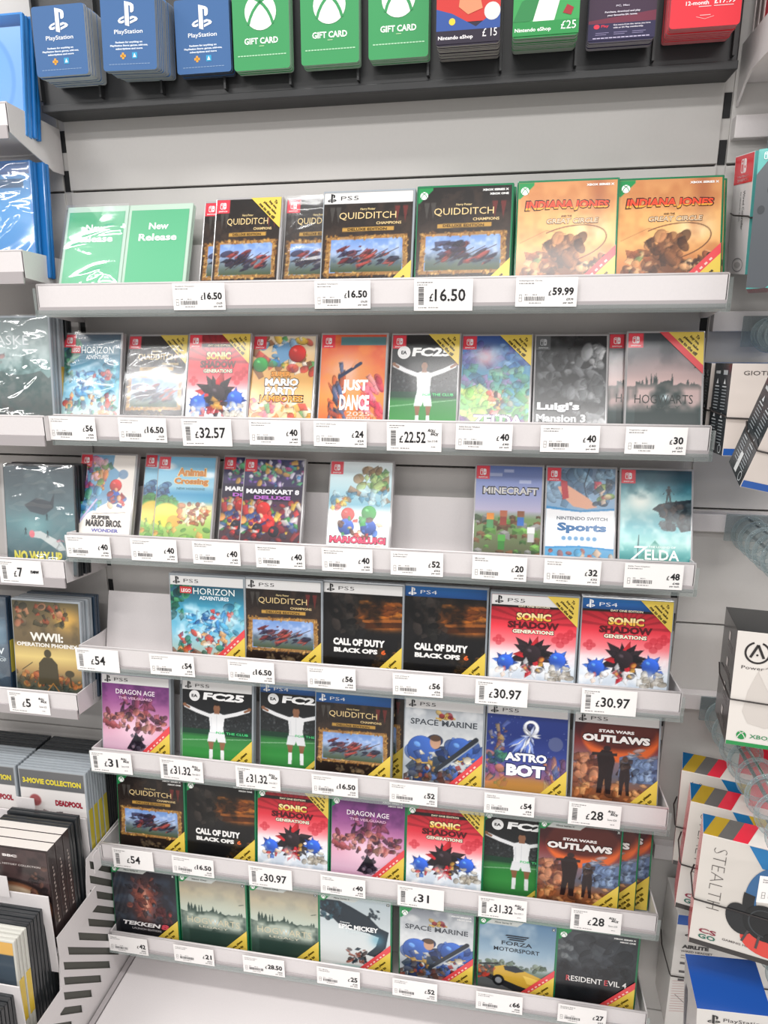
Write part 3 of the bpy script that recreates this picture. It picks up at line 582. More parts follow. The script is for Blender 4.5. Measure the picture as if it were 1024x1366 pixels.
@art
def a_robot(p):
    p.grad([(0, 0x2a3c82), (.3, 0x24357a), (.55, 0x3a4a96), (.72, 0x8a5a78), (.8, 0xc8825a), (1, 0x6a6a4a)]); p.clutter((0, 1), (.08, .6), 60, [0xdfe4f4, 0x8a9ad0], (.4, .9), .8); p.clutter((.05, .3), (.18, .46), 26, [0x5a6aa8, 0xc8a05a, 0xd9dce6, 0x8a5a5a], (2, 6), .8); p.ell(.86, .36, .09, .09, 0x5a6490, .95)
    p.plume(.50, .30, 9, 26, 40, [0x8fa6e6, 0xdfe6fa, 0x5a78d0], (1.2, 2.6), .22); p.ball(.55, .22, 13, 0xe6eaf6); p.ball(.55, .21, 7, 0x2a3464); p.plume(.55, .30, 7, 14, 22, [0xeef1fa, 0xc4cff0])
    p.clutter((0, .25), (.5, .82), 34, [0x4a8a6a, 0x8a4a7a, 0xc87a5a, 0x2a4a5a], (3, 8), .8); p.clutter((.75, 1), (.55, .82), 30, [0xcfd2de, 0xc87a4a, 0x6a4a6a, 0x4a5a8a], (3, 9), .8, 1.6, 1.5); p.ell(.5, .92, .5, .25, 0xb0843c, .7, 8)
TITLE['robot'] = [('ASTRO', .5, .52, .52, 14, 0xf2f4f8, dict(bold=.05, ol=0x1c2a5c)), ('BOT', .5, .655, .48, 20, 0xf2f4f8, dict(bold=.06, ol=0x1c2a5c))]
@art
def a_desert(p):
    p.grad([(0, 0x1c0f14), (.16, 0x42161a), (.3, 0x7a3030), (.46, 0x8a6a70), (.62, 0x5a5a68), (.78, 0x8a5438), (1, 0x5a3424)]); p.ell(.55, .22, .46, .32, 0xe0662c, .95, 4); p.ell(.52, .12, .50, .30, 0x3a1418, .85, 10)
    p.grad([(0, 0x120b10), (.12, 0x1a0d12), (.13, 0x1a0d12)], 0.0); p.poly([(.55, .42), (.7, .38), (.8, .42), (1, .40), (1, .66), (.55, .66)], 0x5f7296); p.clutter((.6, 1), (.44, .64), 44, [0x7a92b8, 0x42506e, 0x9ab0cc, 0x38445c], (3, 8), .8); p.clutter((.65, .98), (.34, .42), 10, [0xb0b8c8, 0x6a7080], (2, 6), .8, 2.5, -.1)
    p.clutter((0, .42), (.42, .72), 60, [0xb06a48, 0x7a4430, 0xd2906a, 0x55302a], (3, 9), .85); p.clutter((0, 1), (.68, .95), 60, [0xc07a4a, 0x8a5030, 0xd8a06a, 0x5a3a2c], (3, 8), .8)
    p.poly([(.28, .42), (.34, .36), (.46, .37), (.50, .46), (.47, .62), (.46, .80), (.40, .80), (.38, .64), (.35, .80), (.29, .80), (.31, .58)], 0x241a1c, .97); p.ell(.40, .345, .045, .035, 0x2a2022, .95); p.poly([(.22, .39), (.52, .385), (.52, .415), (.22, .42)], 0x2c2426, .95); p.figure(.62, .80, .40, 0x2a1e1f, .97, .2, .09, 0x5a3a30); p.poly([(.57, .50), (.66, .49), (.69, .62), (.65, .80), (.62, .66), (.58, .80), (.55, .64)], 0x2c2224, .95); p.clutter((.55, .69), (.44, .56), 10, [0x5a4a42, 0x3a2a28], (2, 5), .85)
TITLE['desert'] = [('STAR WARS', .50, .170, .42, 5, 0xeae4e2, dict(bold=.05)), ('OUTLAWS', .5, .245, .80, 12, 0xf0ebe8, dict(bold=.06, ol=0x1c0f14))]
@art
def a_fight(p):
    p.grad([(0, 0x22252c), (.4, 0x2a2c34), (1, 0x15161a)]); p.cloud(18, 0x3a4a5c, .6, v=(.1, .7)); p.glow(.5, .42, .16, .3, 0xc8503c, .85); p.glow(.52, .42, .06, .2, 0xf6d0b0, .8); p.clutter((.25, .75), (.1, .62), 60, [0x3a2a2e, 0x6a3a34, 0x1c1c22, 0x8a4a3c, 0x55626e], (3, 9), .75); p.clutter((.7, .9), (.5, .75), 20, [0x9a3a34, 0x4a2428, 0x2a2024], (3, 8), .8)
TITLE['fight'] = [('TEKKEN', .42, .735, .60, 9, 0xe6e2e2, dict(bold=.04, shear=.3)), ('8', .80, .735, .12, 12, 0xc84a58, dict(bold=.06, shear=.2)), ('LAUNCH EDITION', .5, .80, .46, 4.5, 0xb8b4b6)]
@art
def a_inkart(p):
    p.grad([(0, 0xb4c2c8), (.4, 0xc9d2d4), (1, 0xdfe0de)]); ink_ = 0x1c2c36
    p.poly([(0, .06), (.25, .05), (.45, .12), (.7, .22), (.85, .34), (.98, .38), (.94, .58), (.8, .72), (.66, .70), (.8, .58), (.84, .46), (.66, .42), (.3, .38), (.12, .24), (0, .2)], ink_); p.clutter((.0, .3), (.08, .34), 26, [ink_, 0x2c4a58, 0x34606e], (2, 7), .85)
    p.clutter((.68, .86), (.12, .24), 14, [ink_], (1.5, 4), .9); p.clutter((.4, .7), (.64, .84), 26, [ink_, 0x3a3030, 0x8a4a3c], (2, 6), .9, 1.4); p.ell(.5, .9, .3, .05, 0x7fb8b4, .6, 4); p.glow(.82, .5, .1, .1, 0x5aa0b8, .6)
TITLE['inkart'] = [('Disney', .36, .325, .14, 3.5, 0xe8eef0), ('EPIC MICKEY', .55, .375, .56, 10, 0xf2f4f4, dict(bold=.04)), ('REBRUSHED', .55, .435, .34, 3.8, 0xd8e2e4)]
@art
def a_circuit(p):
    p.grad([(0, 0x5a7fa0), (.4, 0x8fa8ba), (.55, 0xb0bcc2), (.62, 0x6f8276), (.75, 0x55585a), (1, 0x6a6c6e)]); p.cloud(30, 0xc8d4da, .5, v=(0, .5)); p.clutter((0, 1), (.52, .6), 40, [0x5a6a58, 0x74806a, 0x48584a], (2, 6), .8)
    p.poly([(.12, .62), (.34, .56), (.6, .60), (.95, .70), (1, .80), (.98, .90), (.6, .88), (.2, .76), (.06, .70)], 0xc9a23c); p.poly([(.34, .57), (.5, .555), (.62, .61), (.5, .64), (.36, .62)], 0x1f2a34); p.poly([(.6, .66), (.95, .72), (.98, .80), (.66, .76)], 0xe2c05a); p.poly([(.1, .68), (.55, .80), (.95, .88), (.9, .92), (.5, .88), (.1, .74)], 0x23262a)
    p.ell(.28, .76, .08, .09, 0x17191c); p.ell(.28, .76, .045, .05, 0x8a8e92); p.ell(.78, .88, .09, .1, 0x17191c); p.clutter((0, .2), (.58, .74), 24, [0x2c3238, 0xb0382c, 0xd8682c, 0x4a545c], (3, 7), .85); p.line([(.02, .58), (.26, .55)], 3, 0x1c2226)
TITLE['circuit'] = [('FORZA', .5, .275, .40, 8, 0x16222c, dict(bold=.01)), ('MOTORSPORT', .5, .355, .60, 8, 0x16222c, dict(bold=.01))]
@art
def a_night(p):
    p.grad([(0, 0x2c3034), (.3, 0x3a3f44), (.6, 0x24272b), (1, 0x141619)]); p.cloud(28, 0x5a6064, .7, v=(0, .45)); p.clutter((.1, .9), (.08, .5), 40, [0x3a4046, 0x22262a, 0x4c5257, 0x2c3034], (6, 16), .6); p.cloud(16, 0x0e1012, .6, v=(.4, 1)); p.clutter((0, .2), (.2, .36), 8, [0x8a9092, 0x6a7072], (3, 7), .6)
TITLE['night'] = [('RESIDENT', .36, .595, .46, 11, 0xe6e4e2, dict(bold=.01)), ('EVIL 4', .76, .595, .28, 11, 0xe6e4e2, dict(bold=.01)), ('R', .153, .595, .046, 11, 0xc0303a, dict(bold=.01, lift=3)), ('E', .642, .595, .04, 11, 0xc0303a, dict(bold=.01, lift=3))]
@art
def a_amber(p):
    p.grad([(0, 0xc88a58), (.25, 0xe0a868), (.5, 0xe8b06c), (.7, 0xc8824a), (1, 0x7a4428)]); p.glow(.76, .40, .18, .14, 0xfbe6b4, .9); p.glow(.82, .1, .08, .3, 0x8a4a34, .6); p.cloud(24, 0xb06a40, .5); p.line([(.03, .5), (.3, .40), (.5, .43)], .7, 0x7a4a30, .6)
    t = np.linspace(0, 1, 30); p.line([(.5+.42*math.sin(q*3.6-.5)*.98, .52-.16*math.cos(q*3.6-.9)) for q in t], 1.2, 0x4a2a1c)
    p.poly([(.22, 1), (.30, .66), (.38, .58), (.43, .44), (.53, .44), (.57, .58), (.66, .66), (.76, 1)], 0x6a4028, .95); p.clutter((.30, .66), (.46, .90), 70, [0x7a4c2e, 0x8a5836, 0x4a2c1c, 0xb07a50, 0x3a2418], (3, 9), .8); p.clutter((.06, .32), (.60, .88), 44, [0xc88a5a, 0x8a4a2c, 0xd8a878, 0x5a3422, 0x6a7a4a], (3, 8), .85); p.poly([(.66, 1), (.70, .72), (.80, .64), (.90, .72), (.96, 1)], 0x4a2f22, .9); p.clutter((.66, .96), (.62, .9), 40, [0x3a2a24, 0xd8a070, 0x5a3828, 0x8a4a30, 0xe6c090], (3, 8), .85)
    p.clutter((0, 1), (.8, 1), 50, [0x4a2c1c, 0x8a5030, 0xb87848], (3, 8), .8)
TITLE['amber'] = [('INDIANA JONES', .5, .205, .84, 14, 0xe0482a, dict(bold=.045, shear=.12, bend=1, grow=-.28, ol=0x2e120a, olw=.10, c2=0xeea63a)), ('AND THE', .50, .285, .11, 2.6, 0x3a1c10), ('GREAT CIRCLE', .56, .325, .52, 6.5, 0xd8c0a0, dict(bold=.02, shear=.15, ol=0x4a2a1c))]
@art
def a_mint(p): p.fill(0x62b388); p.grad([(0, 0x5aab80), (1, 0x6cba90)], .8)
TITLE['mint'] = [('New', .5, .17, .34, 11, 0xf4f8f4, dict(bold=.03)), ('Release', .5, .285, .66, 11.5, 0xf4f8f4, dict(bold=.03))]
@art
def a_shark(p):
    p.grad([(0, 0x4a565c), (.3, 0x55666c), (.5, 0x5a7f84), (.65, 0x4a7076), (1, 0x33474e)]); p.cloud(24, 0x6a7c80, .5); p.poly([(.28, .36), (.46, .29), (.66, .32), (.72, .24), (.7, .38), (.56, .45), (.36, .42)], 0x3a3f46, .85); p.glow(.4, .56, .2, .12, 0x8fc0c0, .5)
    p.poly([(.34, .61), (.5, .60), (.8, .70), (.86, .77), (.76, .78), (.5, .67), (.36, .66)], 0xbfc4c2); p.ell(.37, .63, .04, .05, 0xd8707a); p.clutter((.75, .95), (.68, .76), 8, [0xc88a92, 0xb8c0c0], (2, 5), .8)
    for u, v in ((.28, .64), (.6, .66), (.6, .5)): p.figure(u, v, .07, 0x1c2a30, .9)
TITLE['shark'] = [('NO WAY UP', .45, .845, .70, 20, 0xd8cc4e, dict(bold=.05))]
@art
def a_war(p):
    p.grad([(0, 0x55503e), (.2, 0x7a6a50), (.4, 0x6a5c46), (.46, 0xb8a06a), (.56, 0xd8c07c), (.7, 0xa88a5a), (.8, 0x5a5848), (1, 0x3a4440)]); p.glow(.82, .17, .2, .16, 0xe6b45a, .9); p.clutter((.05, .8), (.03, .24), 50, [0x4a4a3c, 0xa84a38, 0x7a6a58, 0x3a3a34, 0xc88a6a], (3, 8), .8); p.cloud(20, 0x4a4438, .5, v=(.2, .45))
    p.clutter((0, 1), (.72, .85), 50, [0xb0603a, 0x8a4a34, 0x5a4c3c, 0xd08a4a], (2.5, 7), .75); p.ell(.5, .52, .055, .06, 0x4a4434); p.poly([(.34, .84), (.36, .62), (.44, .56), (.56, .56), (.64, .62), (.66, .84)], 0x4a4434); p.ell(.82, .71, .07, .05, 0x4a4434); p.line([(.82, .72), (.84, .84)], 3, 0x4a4434); p.line([(.1, .70), (.26, .62)], 1.5, 0x4a4434); p.clutter((0, 1), (.84, 1), 30, [0x2c3a38, 0x4a5048, 0x3a4440], (3, 9), .8); p.line([(.45, .92), (.56, .82), (.68, .93)], 1.5, 0xb07a3c)
TITLE['war'] = [('WWII:', .5, .355, .50, 16, 0xe6e2da, dict(bold=.04)), ('OPERATION PHOENIX', .5, .435, .92, 7.5, 0xe6e2da, dict(bold=.04))]
@art
def a_harbour(p):
    p.grad([(0, 0x6f7a7a), (.25, 0x9aa8a6), (.45, 0x7f9a98), (.6, 0x8fa6a4), (.75, 0x5a6462), (1, 0x55625f)]); p.cloud(20, 0xc2cccb, .7, v=(.1, .7)); p.ridge(.52, .1, 0x4f5654, 14, .7); p.poly([(0, .9), (0, .76), (.2, .72), (.5, .78), (.8, .88), (.6, .95)], 0x4a4c4b, .8); p.cloud(12, 0x35514f, .6, v=(.3, 1)); p.clutter((.2, .4), (.3, .4), 8, [0xa05a5a, 0x8a8a88], (2, 5), .6)
TITLE['harbour'] = [('BASKE', .45, .19, .55, 15, 0xd8dcdc, dict(bold=0))]
@art
def a_deep(p): p.grad([(0, 0x2a3c4a), (.3, 0x3f5c70), (.55, 0x34485a), (1, 0x2a3a46)]); p.cloud(24, 0x6f8c9c, .6); p.line([(.5, .5), (.95, .6)], 1.5, 0xc2d0d6, .6)
TITLE['deep'] = [('V', .9, .53, .1, 12, 0xd5dde0), ('OF', .92, .62, .1, 6, 0xb8c4c8)]
@art
def a_collection(p): p.fill(0xdcd8d6); p.poly([(0, 0), (1, 0), (1, .20), (0, .20)], 0x5f6062); p.ell(.22, .33, .09, .09, 0x9a4a4c, .9, 3); p.clutter((.33, .58), (.46, .78), 26, [0x4a4244, 0x6a5a5c, 0x2a2628], (4, 10), .85); p.ell(.82, .78, .13, .12, 0x8a807c, .9, 4); p.line([(.05, .80), (.9, .83)], .8, 0x6a6664)
TITLE['collection'] = [('3-MOVIE COLLECTION', .5, .115, .90, 11, 0xd9c83c, dict(bold=.05)), ('DEADPOOL', .74, .335, .42, 12, 0x9a2c3c, dict(bold=.06))]
@art
def a_ring(p):
    p.fill(0x4a3a3a); p.cloud(20, 0x2a2426, .6); p.ell(.45, .60, .62, .40, 0x241c1e, .95, 4); p.ell(.45, .61, .55, .36, 0x8a5a40, .95, 4); p.ell(.45, .62, .49, .32, 0xc8b49a, .95, 6); p.ell(.45, .64, .36, .24, 0x9a3a30, .95, 5); p.clutter((.2, .72), (.48, .75), 40, [0xd88a3a, 0x5a2a2c, 0xe8c090, 0x3a2224, 0xb04a34], (3, 9), .85); p.clutter((.75, .98), (.15, .45), 12, [0x2a2426, 0x6a4a40], (3, 8), .8)
TITLE['ring'] = [('BBC', .47, .075, .2, 5, 0xe6e0de, dict(bold=.04)), ('NATURAL HISTORY COLLECTION', .5, .165, .8, 3.6, 0xc8beba)]
@art
def a_peach(p): p.grad([(0, 0xe0b060), (.12, 0xe0b060), (.13, 0x3f4c58), (.7, 0x55606a), (.8, 0x9a6a54), (1, 0x5a4a48)]); p.ell(.25, .7, .34, .3, 0xd8a89a, .9, 5); p.clutter((0, .5), (.3, .42), 8, [0xb04a58], (6, 12), .8)
TITLE['peach'] = []
@art
def a_disc(p): p.grad([(0, 0x86aee2), (1, 0x5a94de)]); p.ell(.3, .55, .62, .62, 0x4f86cc, .5, 3); p.ell(.3, .55, .57, .57, 0x6fa2e2, .8, 3)
TITLE['disc'] = []
@art
def a_bluepad(p): p.grad([(0, 0x3a78b0), (.3, 0x3f8cc6), (1, 0x2a80c0)]); p.poly([(.5, .14), (.92, .14), (.92, .22), (.5, .22)], 0x27425e, .7)
TITLE['bluepad'] = []
# ------------------------------------------------------------------ the setting: gondola back panels, uprights, plinth, floor
def panels(name, x0, x1, seams):
    b = B(); zs = seams
    for a, c in zip(zs, zs[1:]):
        b.box(x0, x1, 0.0, 0.018, a+0.0016, c-0.0016, bev=0.0008)
    b.box(x0, x1, 0.012, 0.03, zs[0], zs[-1], mi=1)
    structure(b.obj(name, [M_panel, M_dark]))
panels('wall_back', -0.4895, 0.4895, (0.0, 0.42, 0.832, 1.29, 1.7235, 2.15, 2.6))
panels('wall_left', -1.50, -0.5015, (0.0, 0.33, 0.7405, 1.29, 1.7235, 2.15, 2.6))
panels('wall_right', 0.5015, 1.50, (0.0, 0.255, 0.606, 1.045, 1.236, 1.7235, 2.15, 2.6))
for k, x in enumerate((-0.4955, 0.4955)):
    b = B(); b.box(x-0.0075, x+0.0075, 0.004, 0.03, 0, 2.6)
    z = 0.1
    while z < 2.55:
        b.box(x-0.0048, x+0.0048, 0.0025, 0.006, z, z+0.031, mi=1); z += 0.058
    structure(b.obj('trim_%d' % (k+1), [M_panel, M_dark]))
b = B(); b.box(-3.2, 3.2, -4.2, 0.05, -0.02, 0.0)
structure(b.obj('floor', mat('grey_shop_floor', 0xb4b1ad, 0.35, noise=0.2, nscale=8)))
# low plinth deck of the middle bay
dk = thing('base_deck', 'wide white base deck at the foot of the middle bay', 'shelf', (0, 0, 0))
b = B(); b.box(-0.478, 0.4885, -0.50, -0.001, 0.262, 0.280, bev=0.002); b.box(-0.478, 0.4885, -0.502, -0.484, 0.0, 0.262); b.obj('deck_board', M_white, dk)
b = B(); b.box(-0.4895, -0.4795, -0.50, -0.001, 0.255, 0.2815, bev=0.001); b.obj('edge_strip', M_rail, dk)

# ------------------------------------------------------------------ shelves of the middle bay
SH_D = (0.1145, 0.1117, 0.1140, 0.1190, 0.1183, 0.1267, 0.1308)
SH_Z = (1.5740, 1.3779, 1.1833, 0.9834, 0.7835, 0.5894, 0.3933)
SH_B = (0.0420, 0.0420, 0.0425, 0.0410, 0.0415, 0.0405, 0.0405)      # floor of the tray below the lip
ORD = ('top', 'second', 'third', 'fourth', 'fifth', 'sixth', 'lowest')
SHELF_TXT = ('on the top shelf', 'on the second shelf down', 'on the third shelf down', 'on the fourth shelf down', 'on the fifth shelf down', 'on the sixth shelf down', 'on the lowest shelf')
HOLD = ('white steel shelf under the green release cards, topmost in the middle bay', 'white steel shelf second from the top in the middle bay', 'white steel shelf third from the top, with gaps between its cases',
        'white steel shelf in the centre of the bay with an empty left end', 'white steel shelf third from the bottom in the middle bay', 'white steel shelf second from the bottom of the middle bay', 'lowest white steel shelf of the middle bay, just above the deck')
def make_shelf(i):
    D, Z, bz = SH_D[i], SH_Z[i], SH_B[i]
    t = thing('shelf', HOLD[i], 'shelf', (0, 0, Z-bz-0.0015), group='stepped shelves of the middle bay')
    z0 = Z-bz
    def put(b, n, m): o = b.obj(n, m, t); o.location = (0, 0, -(z0-0.0015)); return o
    b = B(); b.box(-0.488, 0.488, -D+0.002, -0.002, z0-0.0015, z0); put(b, 'tray', M_white)
    b = B(); b.box(-0.49, 0.49, -D, -D+0.002, z0-0.0015, Z-0.001); b.tube([(-0.49, -D+0.0012, Z-0.0012), (0.49, -D+0.0012, Z-0.0012)], 0.0018, 8); put(b, 'front_lip', M_white)
    for sg in (-1, 1):
        b = B(); b.prism([(-D, z0-0.0015), (-D, Z-0.0005), (-0.06, Z-0.006), (-0.0015, Z-0.006), (-0.0015, z0-0.012), (-0.03, z0-0.012)], 'x', sg*0.49-0.0011, sg*0.49+0.0011); put(b, 'end_plate', M_white)
    b = B(); b.prism([(-0.047, z0+0.0008), (-0.0455, z0+0.0008), (-0.0185, z0+0.1035), (-0.020, z0+0.1035)], 'x', -0.487, 0.487); put(b, 'display_board', M_white)
    b = B(); b.box(-0.4895, 0.4895, -D-0.0030, -D-0.0002, z0-0.0015, z0+0.0085); b.tube([(-0.4895, -D-0.002, z0-0.001), (0.4895, -D-0.002, z0-0.001)], 0.0013, 6); put(b, 'ticket_rail', M_rail)
    b = B(); b.box(-0.4935, 0.4945, -D-0.0044, -D-0.0034, z0-0.0065, z0+0.004); b.box(0.4905, 0.4950, -D-0.0044, -D-0.0034, z0-0.0065, Z-0.006); b.box(-0.4945, -0.4905, -D-0.0044, -D-0.0034, z0-0.0065, Z-0.006); put(b, 'clear_cover_strip', M_clear)
for i in range(7): make_shelf(i)

# ------------------------------------------------------------------ cases
KIND = {'sw': (.105, .170, .0115), 'p5': (.135, .170, .0145), 'p4': (.135, .170, .0145), 'xo': (.135, .171, .0145), 'xs': (.135, .171, .0145), 'dvd': (.135, .190, .0145), 'mint': (.1, .164, .004)}
_MC = {}
def shell_mesh(kind, m):
    k = ('shell', kind, m.name)
    if k not in _MC:
        w, h, t = KIND[kind]; b = B(); e = 0.0022
        b.box(-w/2, w/2, 0, t*0.47, 0, h, bev=e); b.box(-w/2, w/2, t*0.53, t, 0, h, bev=e); b.box(-w/2, w/2-0.002, t*0.4, t*0.6, 0.0012, h-0.0012)
        b.box(-w/2-0.0002, -w/2+0.004, t*0.2, t*0.8, 0.004, h-0.004)
        me = b.mesh('case_shell'); me.materials.append(m); _MC[k] = me
    return _MC[k]
def cover_size(kind):
    w, h, t = KIND[kind]; return w-0.0055, h-0.007
def cover_mesh(kind, design):
    k = ('cover', kind, design)
    if k not in _MC:
        w, h = cover_size(kind); p = P(w*1000, h*1000, 0.9, seed=sum(map(ord, design)) % 1000)
        ART[design](p)
        if kind == 'p5': p.poly([(0, 0), (1, 0), (1, .098), (0, .098)], 0xdedddc)
        if kind == 'p4':
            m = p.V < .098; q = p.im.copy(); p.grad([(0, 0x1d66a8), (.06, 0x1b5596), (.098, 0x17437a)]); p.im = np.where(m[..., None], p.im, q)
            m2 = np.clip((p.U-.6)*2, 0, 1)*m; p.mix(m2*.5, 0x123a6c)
        if kind == 'xo': p.poly([(0, 0), (.16, 0), (.16, .02), (.02, .135), (0, .135)], 0x1d8a4a)
        if kind == 'xs':
            p.poly([(0, 0), (.16, 0), (.06, .082), (0, .082)], 0x1d8a4a); p.poly([(.16, 0), (.58, 0), (.50, .062), (.10, .062), (.085, .06)], 0xc3c8c4)
        if kind == 'sw': p.poly([(0, 0), (.205, 0), (.205, .128), (0, .128)], 0x5c5e60 if design == 'mansion' else 0xdf3a4a)
        _MC[k] = p.mesh('cover_sheet', w, h)
    return _MC[k]
def letter_mesh(kind, design):
    k = ('letters', kind, design)
    if k not in _MC:
        w, h = cover_size(kind); F = Flat(); F.layer = 1
        for e in TITLE[design]:
            s, u, v, ws, hm, c = e[:6]; kw = dict(e[6]) if len(e) > 6 else {}
            if 'bend' in kw: kw['bend'] *= .001
            F.text(s, (u-.5)*w, (1-v)*h, ws*w, hm*.001, c, **kw)
        if design == 'horizon': F.rect(-.365*w, -.20*w, .815*h, .885*h, 0xc83a3c, 0)
        if design == 'football': F.ell((.18-.5)*w, (1-.165)*h, .0098, .0098, 0xe6e6e6, 0)
        if design == 'ring':
            for q in (-.08, 0, .08): F.rect((.47-.5+q-.032)*w, (.47-.5+q+.032)*w, .912*h, .938*h, 0x8a7c7a, 0)
        if design == 'circuit':
            x, z = 0, .805*h
            for a in range(3): F.poly([(x-.018+a*.003, z-.004*a+.004), (x+.021-a*.004, z-.004*a+.004), (x+.018-a*.004, z-.004*a+.0015), (x-.021+a*.003, z-.004*a+.0015)], 0x16222c)
        T0 = F; F = Flat(); F.layer = 1
        if kind in ('p5', 'p4'):
            c = 0x1c1c1e if kind == 'p5' else 0xf0f2f4; z = (1-.05)*h
            em_station(F, -.41*w, z, .013, c); F.text('PS5' if kind == 'p5' else 'PS4', -.31*w, z-.0003, .026, .0058, c, bold=-.012, align='l')
        if kind == 'xo':
            em_sphere(F, -.435*w, .93*h, .0055, 0xf2f4f2, 0x1d8a4a); F.text('XBOX SERIES X', .47*w, .965*h, .036, .0030, 0xf0f0ee, bold=.04, align='r')
            if design not in ('amber',): F.text('XBOX ONE', .47*w, .930*h, .026, .0030, 0xf0f0ee, bold=.04, align='r')
        if kind == 'xs':
            em_sphere(F, -.45*w, .966*h, .0042, 0xf2f4f2, 0x1d8a4a); F.text('Xbox Series X' if design != 'schoolgreen' else 'Xbox One', -.19*w, .970*h, .030, .0032, 0x34403a, bold=.01)
            F.rect(.445*w, .485*w, .945*h, .980*h, 0x3a4442, 0); F.text('X', .465*w, .962*h, .004, .004, 0xe8ecea, bold=.03)
        if kind == 'sw':
            bc, fc = (0x5c5e60, 0xb4b6b8) if design == 'mansion' else (0xdf3a4a, 0xf6e8ea)
            em_joy(F, -.5*w+.0103, .94*h, .0098, fc, bc); F.text('SWITCH', -.5*w+.0103, .889*h, .0135, .0021, fc, bold=.03)
        _MC[k] = (T0.mesh('title_lettering') if T0.v else None, F.mesh('platform_lettering') if F.v else None)
    return _MC[k]
def sticker_mesh(kind, spec):
    """corner sticker: tr / br, optional red stripe"""
    k = ('sticker', kind, spec)
    if k not in _MC:
        w, h = cover_size(kind); s = .047 if spec[0] == 't' else .064; F = Flat(); x1 = w/2+.001
        if kind == 'sw' and spec[0] == 'b': s = .050
        L = Flat(); Y, Rd = 0xdfc352, 0xdc4a50
        if spec[0] == 't':
            z1 = h+.001
            if 'r' in spec[2:]: F.poly([(x1-s-.012, z1), (x1, z1-s-.012), (x1, z1-s), (x1-s, z1)], Rd)
            F.poly([(x1-s, z1), (x1, z1-s), (x1, z1)], Y)
            for j, tx in enumerate(('To', 'buy me,', 'please take', 'me to the till')):
                d = .0075+j*.0044; L.text(tx, x1-d-.0003, z1-d, (.006, .0165, .027, .033)[j], .0046, 0x4a3c10, bold=.05, rot=-PI/4)
        else:
            z0 = -.001
            if 'r' in spec[2:]:
                F.poly([(x1-s-.014, z0), (x1, z0+s+.014), (x1, z0+s), (x1-s, z0)], Rd)
                for q in range(9): L.rect(0, 0, 0, 0, Rd) if 0 else L.bar(x1-s*.94+q*.0058, z0+s*.13+q*.0058, x1-s*.94+q*.0058+.003, z0+s*.13+q*.0058+.003, .0026, 0xf0c8c0)
            F.poly([(x1-s, z0), (x1, z0), (x1, z0+s)], Y)
            for j, tx in enumerate(('To buy me, please', 'take me to', 'the till')):
                d = (.0255 if s > .06 else .020)-j*.0056; L.text(tx, x1-d, z0+d, (.046, .032, .020)[j], .0058, 0x4a3c10, bold=.05, rot=PI/4)
        _MC[k] = (F.mesh('reminder_sticker'), L.mesh('sticker_lettering'))
    return _MC[k]
def film_mesh(w, h, th, seed=1, amp=.0013, low=0.0, fm=None):
    """loose film over the front: long creases with sharp crests"""
    nx, ny = 46, 70; rg = np.random.RandomState(seed); u = np.linspace(-w/2-.001, w/2+.001, nx); v = np.linspace(.001, h+.0012, ny); U, V = np.meshgrid(u, v)
    d = np.zeros_like(U)
    for k in range(15 if amp < .003 else 34):
        a = rg.uniform(-.5, .35); x0, z0 = rg.uniform(-w/2, w/2), rg.uniform(h*(low if low < 1 else 0), h); L = rg.uniform(.02, .05); q = (U-x0)*math.sin(a)+(V-z0)*math.cos(a); l = (U-x0)*math.cos(a)-(V-z0)*math.sin(a)
        q = q+.010*np.sin(l*rg.uniform(25, 60)+rg.uniform(0, 6)); wd = rg.uniform(.0035, .009)
        d += rg.uniform(.4, 1)*np.exp(-np.abs(q)/wd)*np.exp(-(l/L)**2)
    d = np.minimum(d, 1.6)*amp; e = np.minimum.reduce([U+w/2+.001, w/2+.001-U, V, h+.0012-V]); d *= np.clip(e/.008, 0, 1)
    co = np.stack([U, -.0030-d, V], -1).reshape(-1, 3); ix = np.arange(nx*ny).reshape(ny, nx); f = np.stack([ix[:-1, :-1], ix[:-1, 1:], ix[1:, 1:], ix[1:, :-1]], -1).reshape(-1, 4)
    me = bpy.data.meshes.new('shrink_wrap'); me.from_pydata(co.tolist(), [], f.tolist()); me.polygons.foreach_set('use_smooth', [True]*len(f)); me.update(); me.materials.append(fm or M_film); return me
def case_on(t, kind, design, shell, sticker=None, film=False):
    w, h, th = KIND[kind]
    link('case_shell', shell_mesh(kind, shell), None, t)
    if design:
        c = link('cover_sheet', cover_mesh(kind, design), None, t, (-.0006, -.0003, .0035))
        lm, pm = letter_mesh(kind, design)
        if lm: link('title_lettering', lm, None, c, (0, -.0003, 0))
        if pm: link('platform_lettering', pm, None, c, (0, -.0003, 0))
        if sticker:
            a, l = sticker_mesh(kind, sticker)
            s = link('reminder_sticker', a, None, t, (-.0006, -.0016, .0035)); s['label'] = 'yellow corner sticker'
            link('sticker_lettering', l, None, s, (0, -.0004, 0))
    if film:
        k = ('film', kind)
        if k not in _MC:
            _MC[k] = film_mesh(w, h, th, 4 if kind == 'sw' else 7, .0015 if kind == 'sw' else .0036, .35 if kind == 'sw' else 1, M_film_soft if kind == 'sw' else None)
        link('shrink_wrap', _MC[k], None, t)
SHELLS = {'sw': M_case_sw, 'p5': M_case, 'p4': M_case, 'xo': M_green, 'xs': M_green}
def game(sh, X, kind, design, lean, label, sticker=None, dy=0.0, dz=0.0, film=False, group=None, roll=0.0):
    w, h, th = KIND[kind]; a = math.radians(lean)
    z = SH_Z[sh]-SH_B[sh]+th*math.sin(a)+dz+0.0004; y = -(SH_D[sh]-.016)+dy
    t = thing('game_case', label, 'game', (X, y, z), (-a, roll, 0), group or 'game cases '+SHELF_TXT[sh])
    case_on(t, kind, design, SHELLS[kind], sticker, film)
    return t
G_ = game
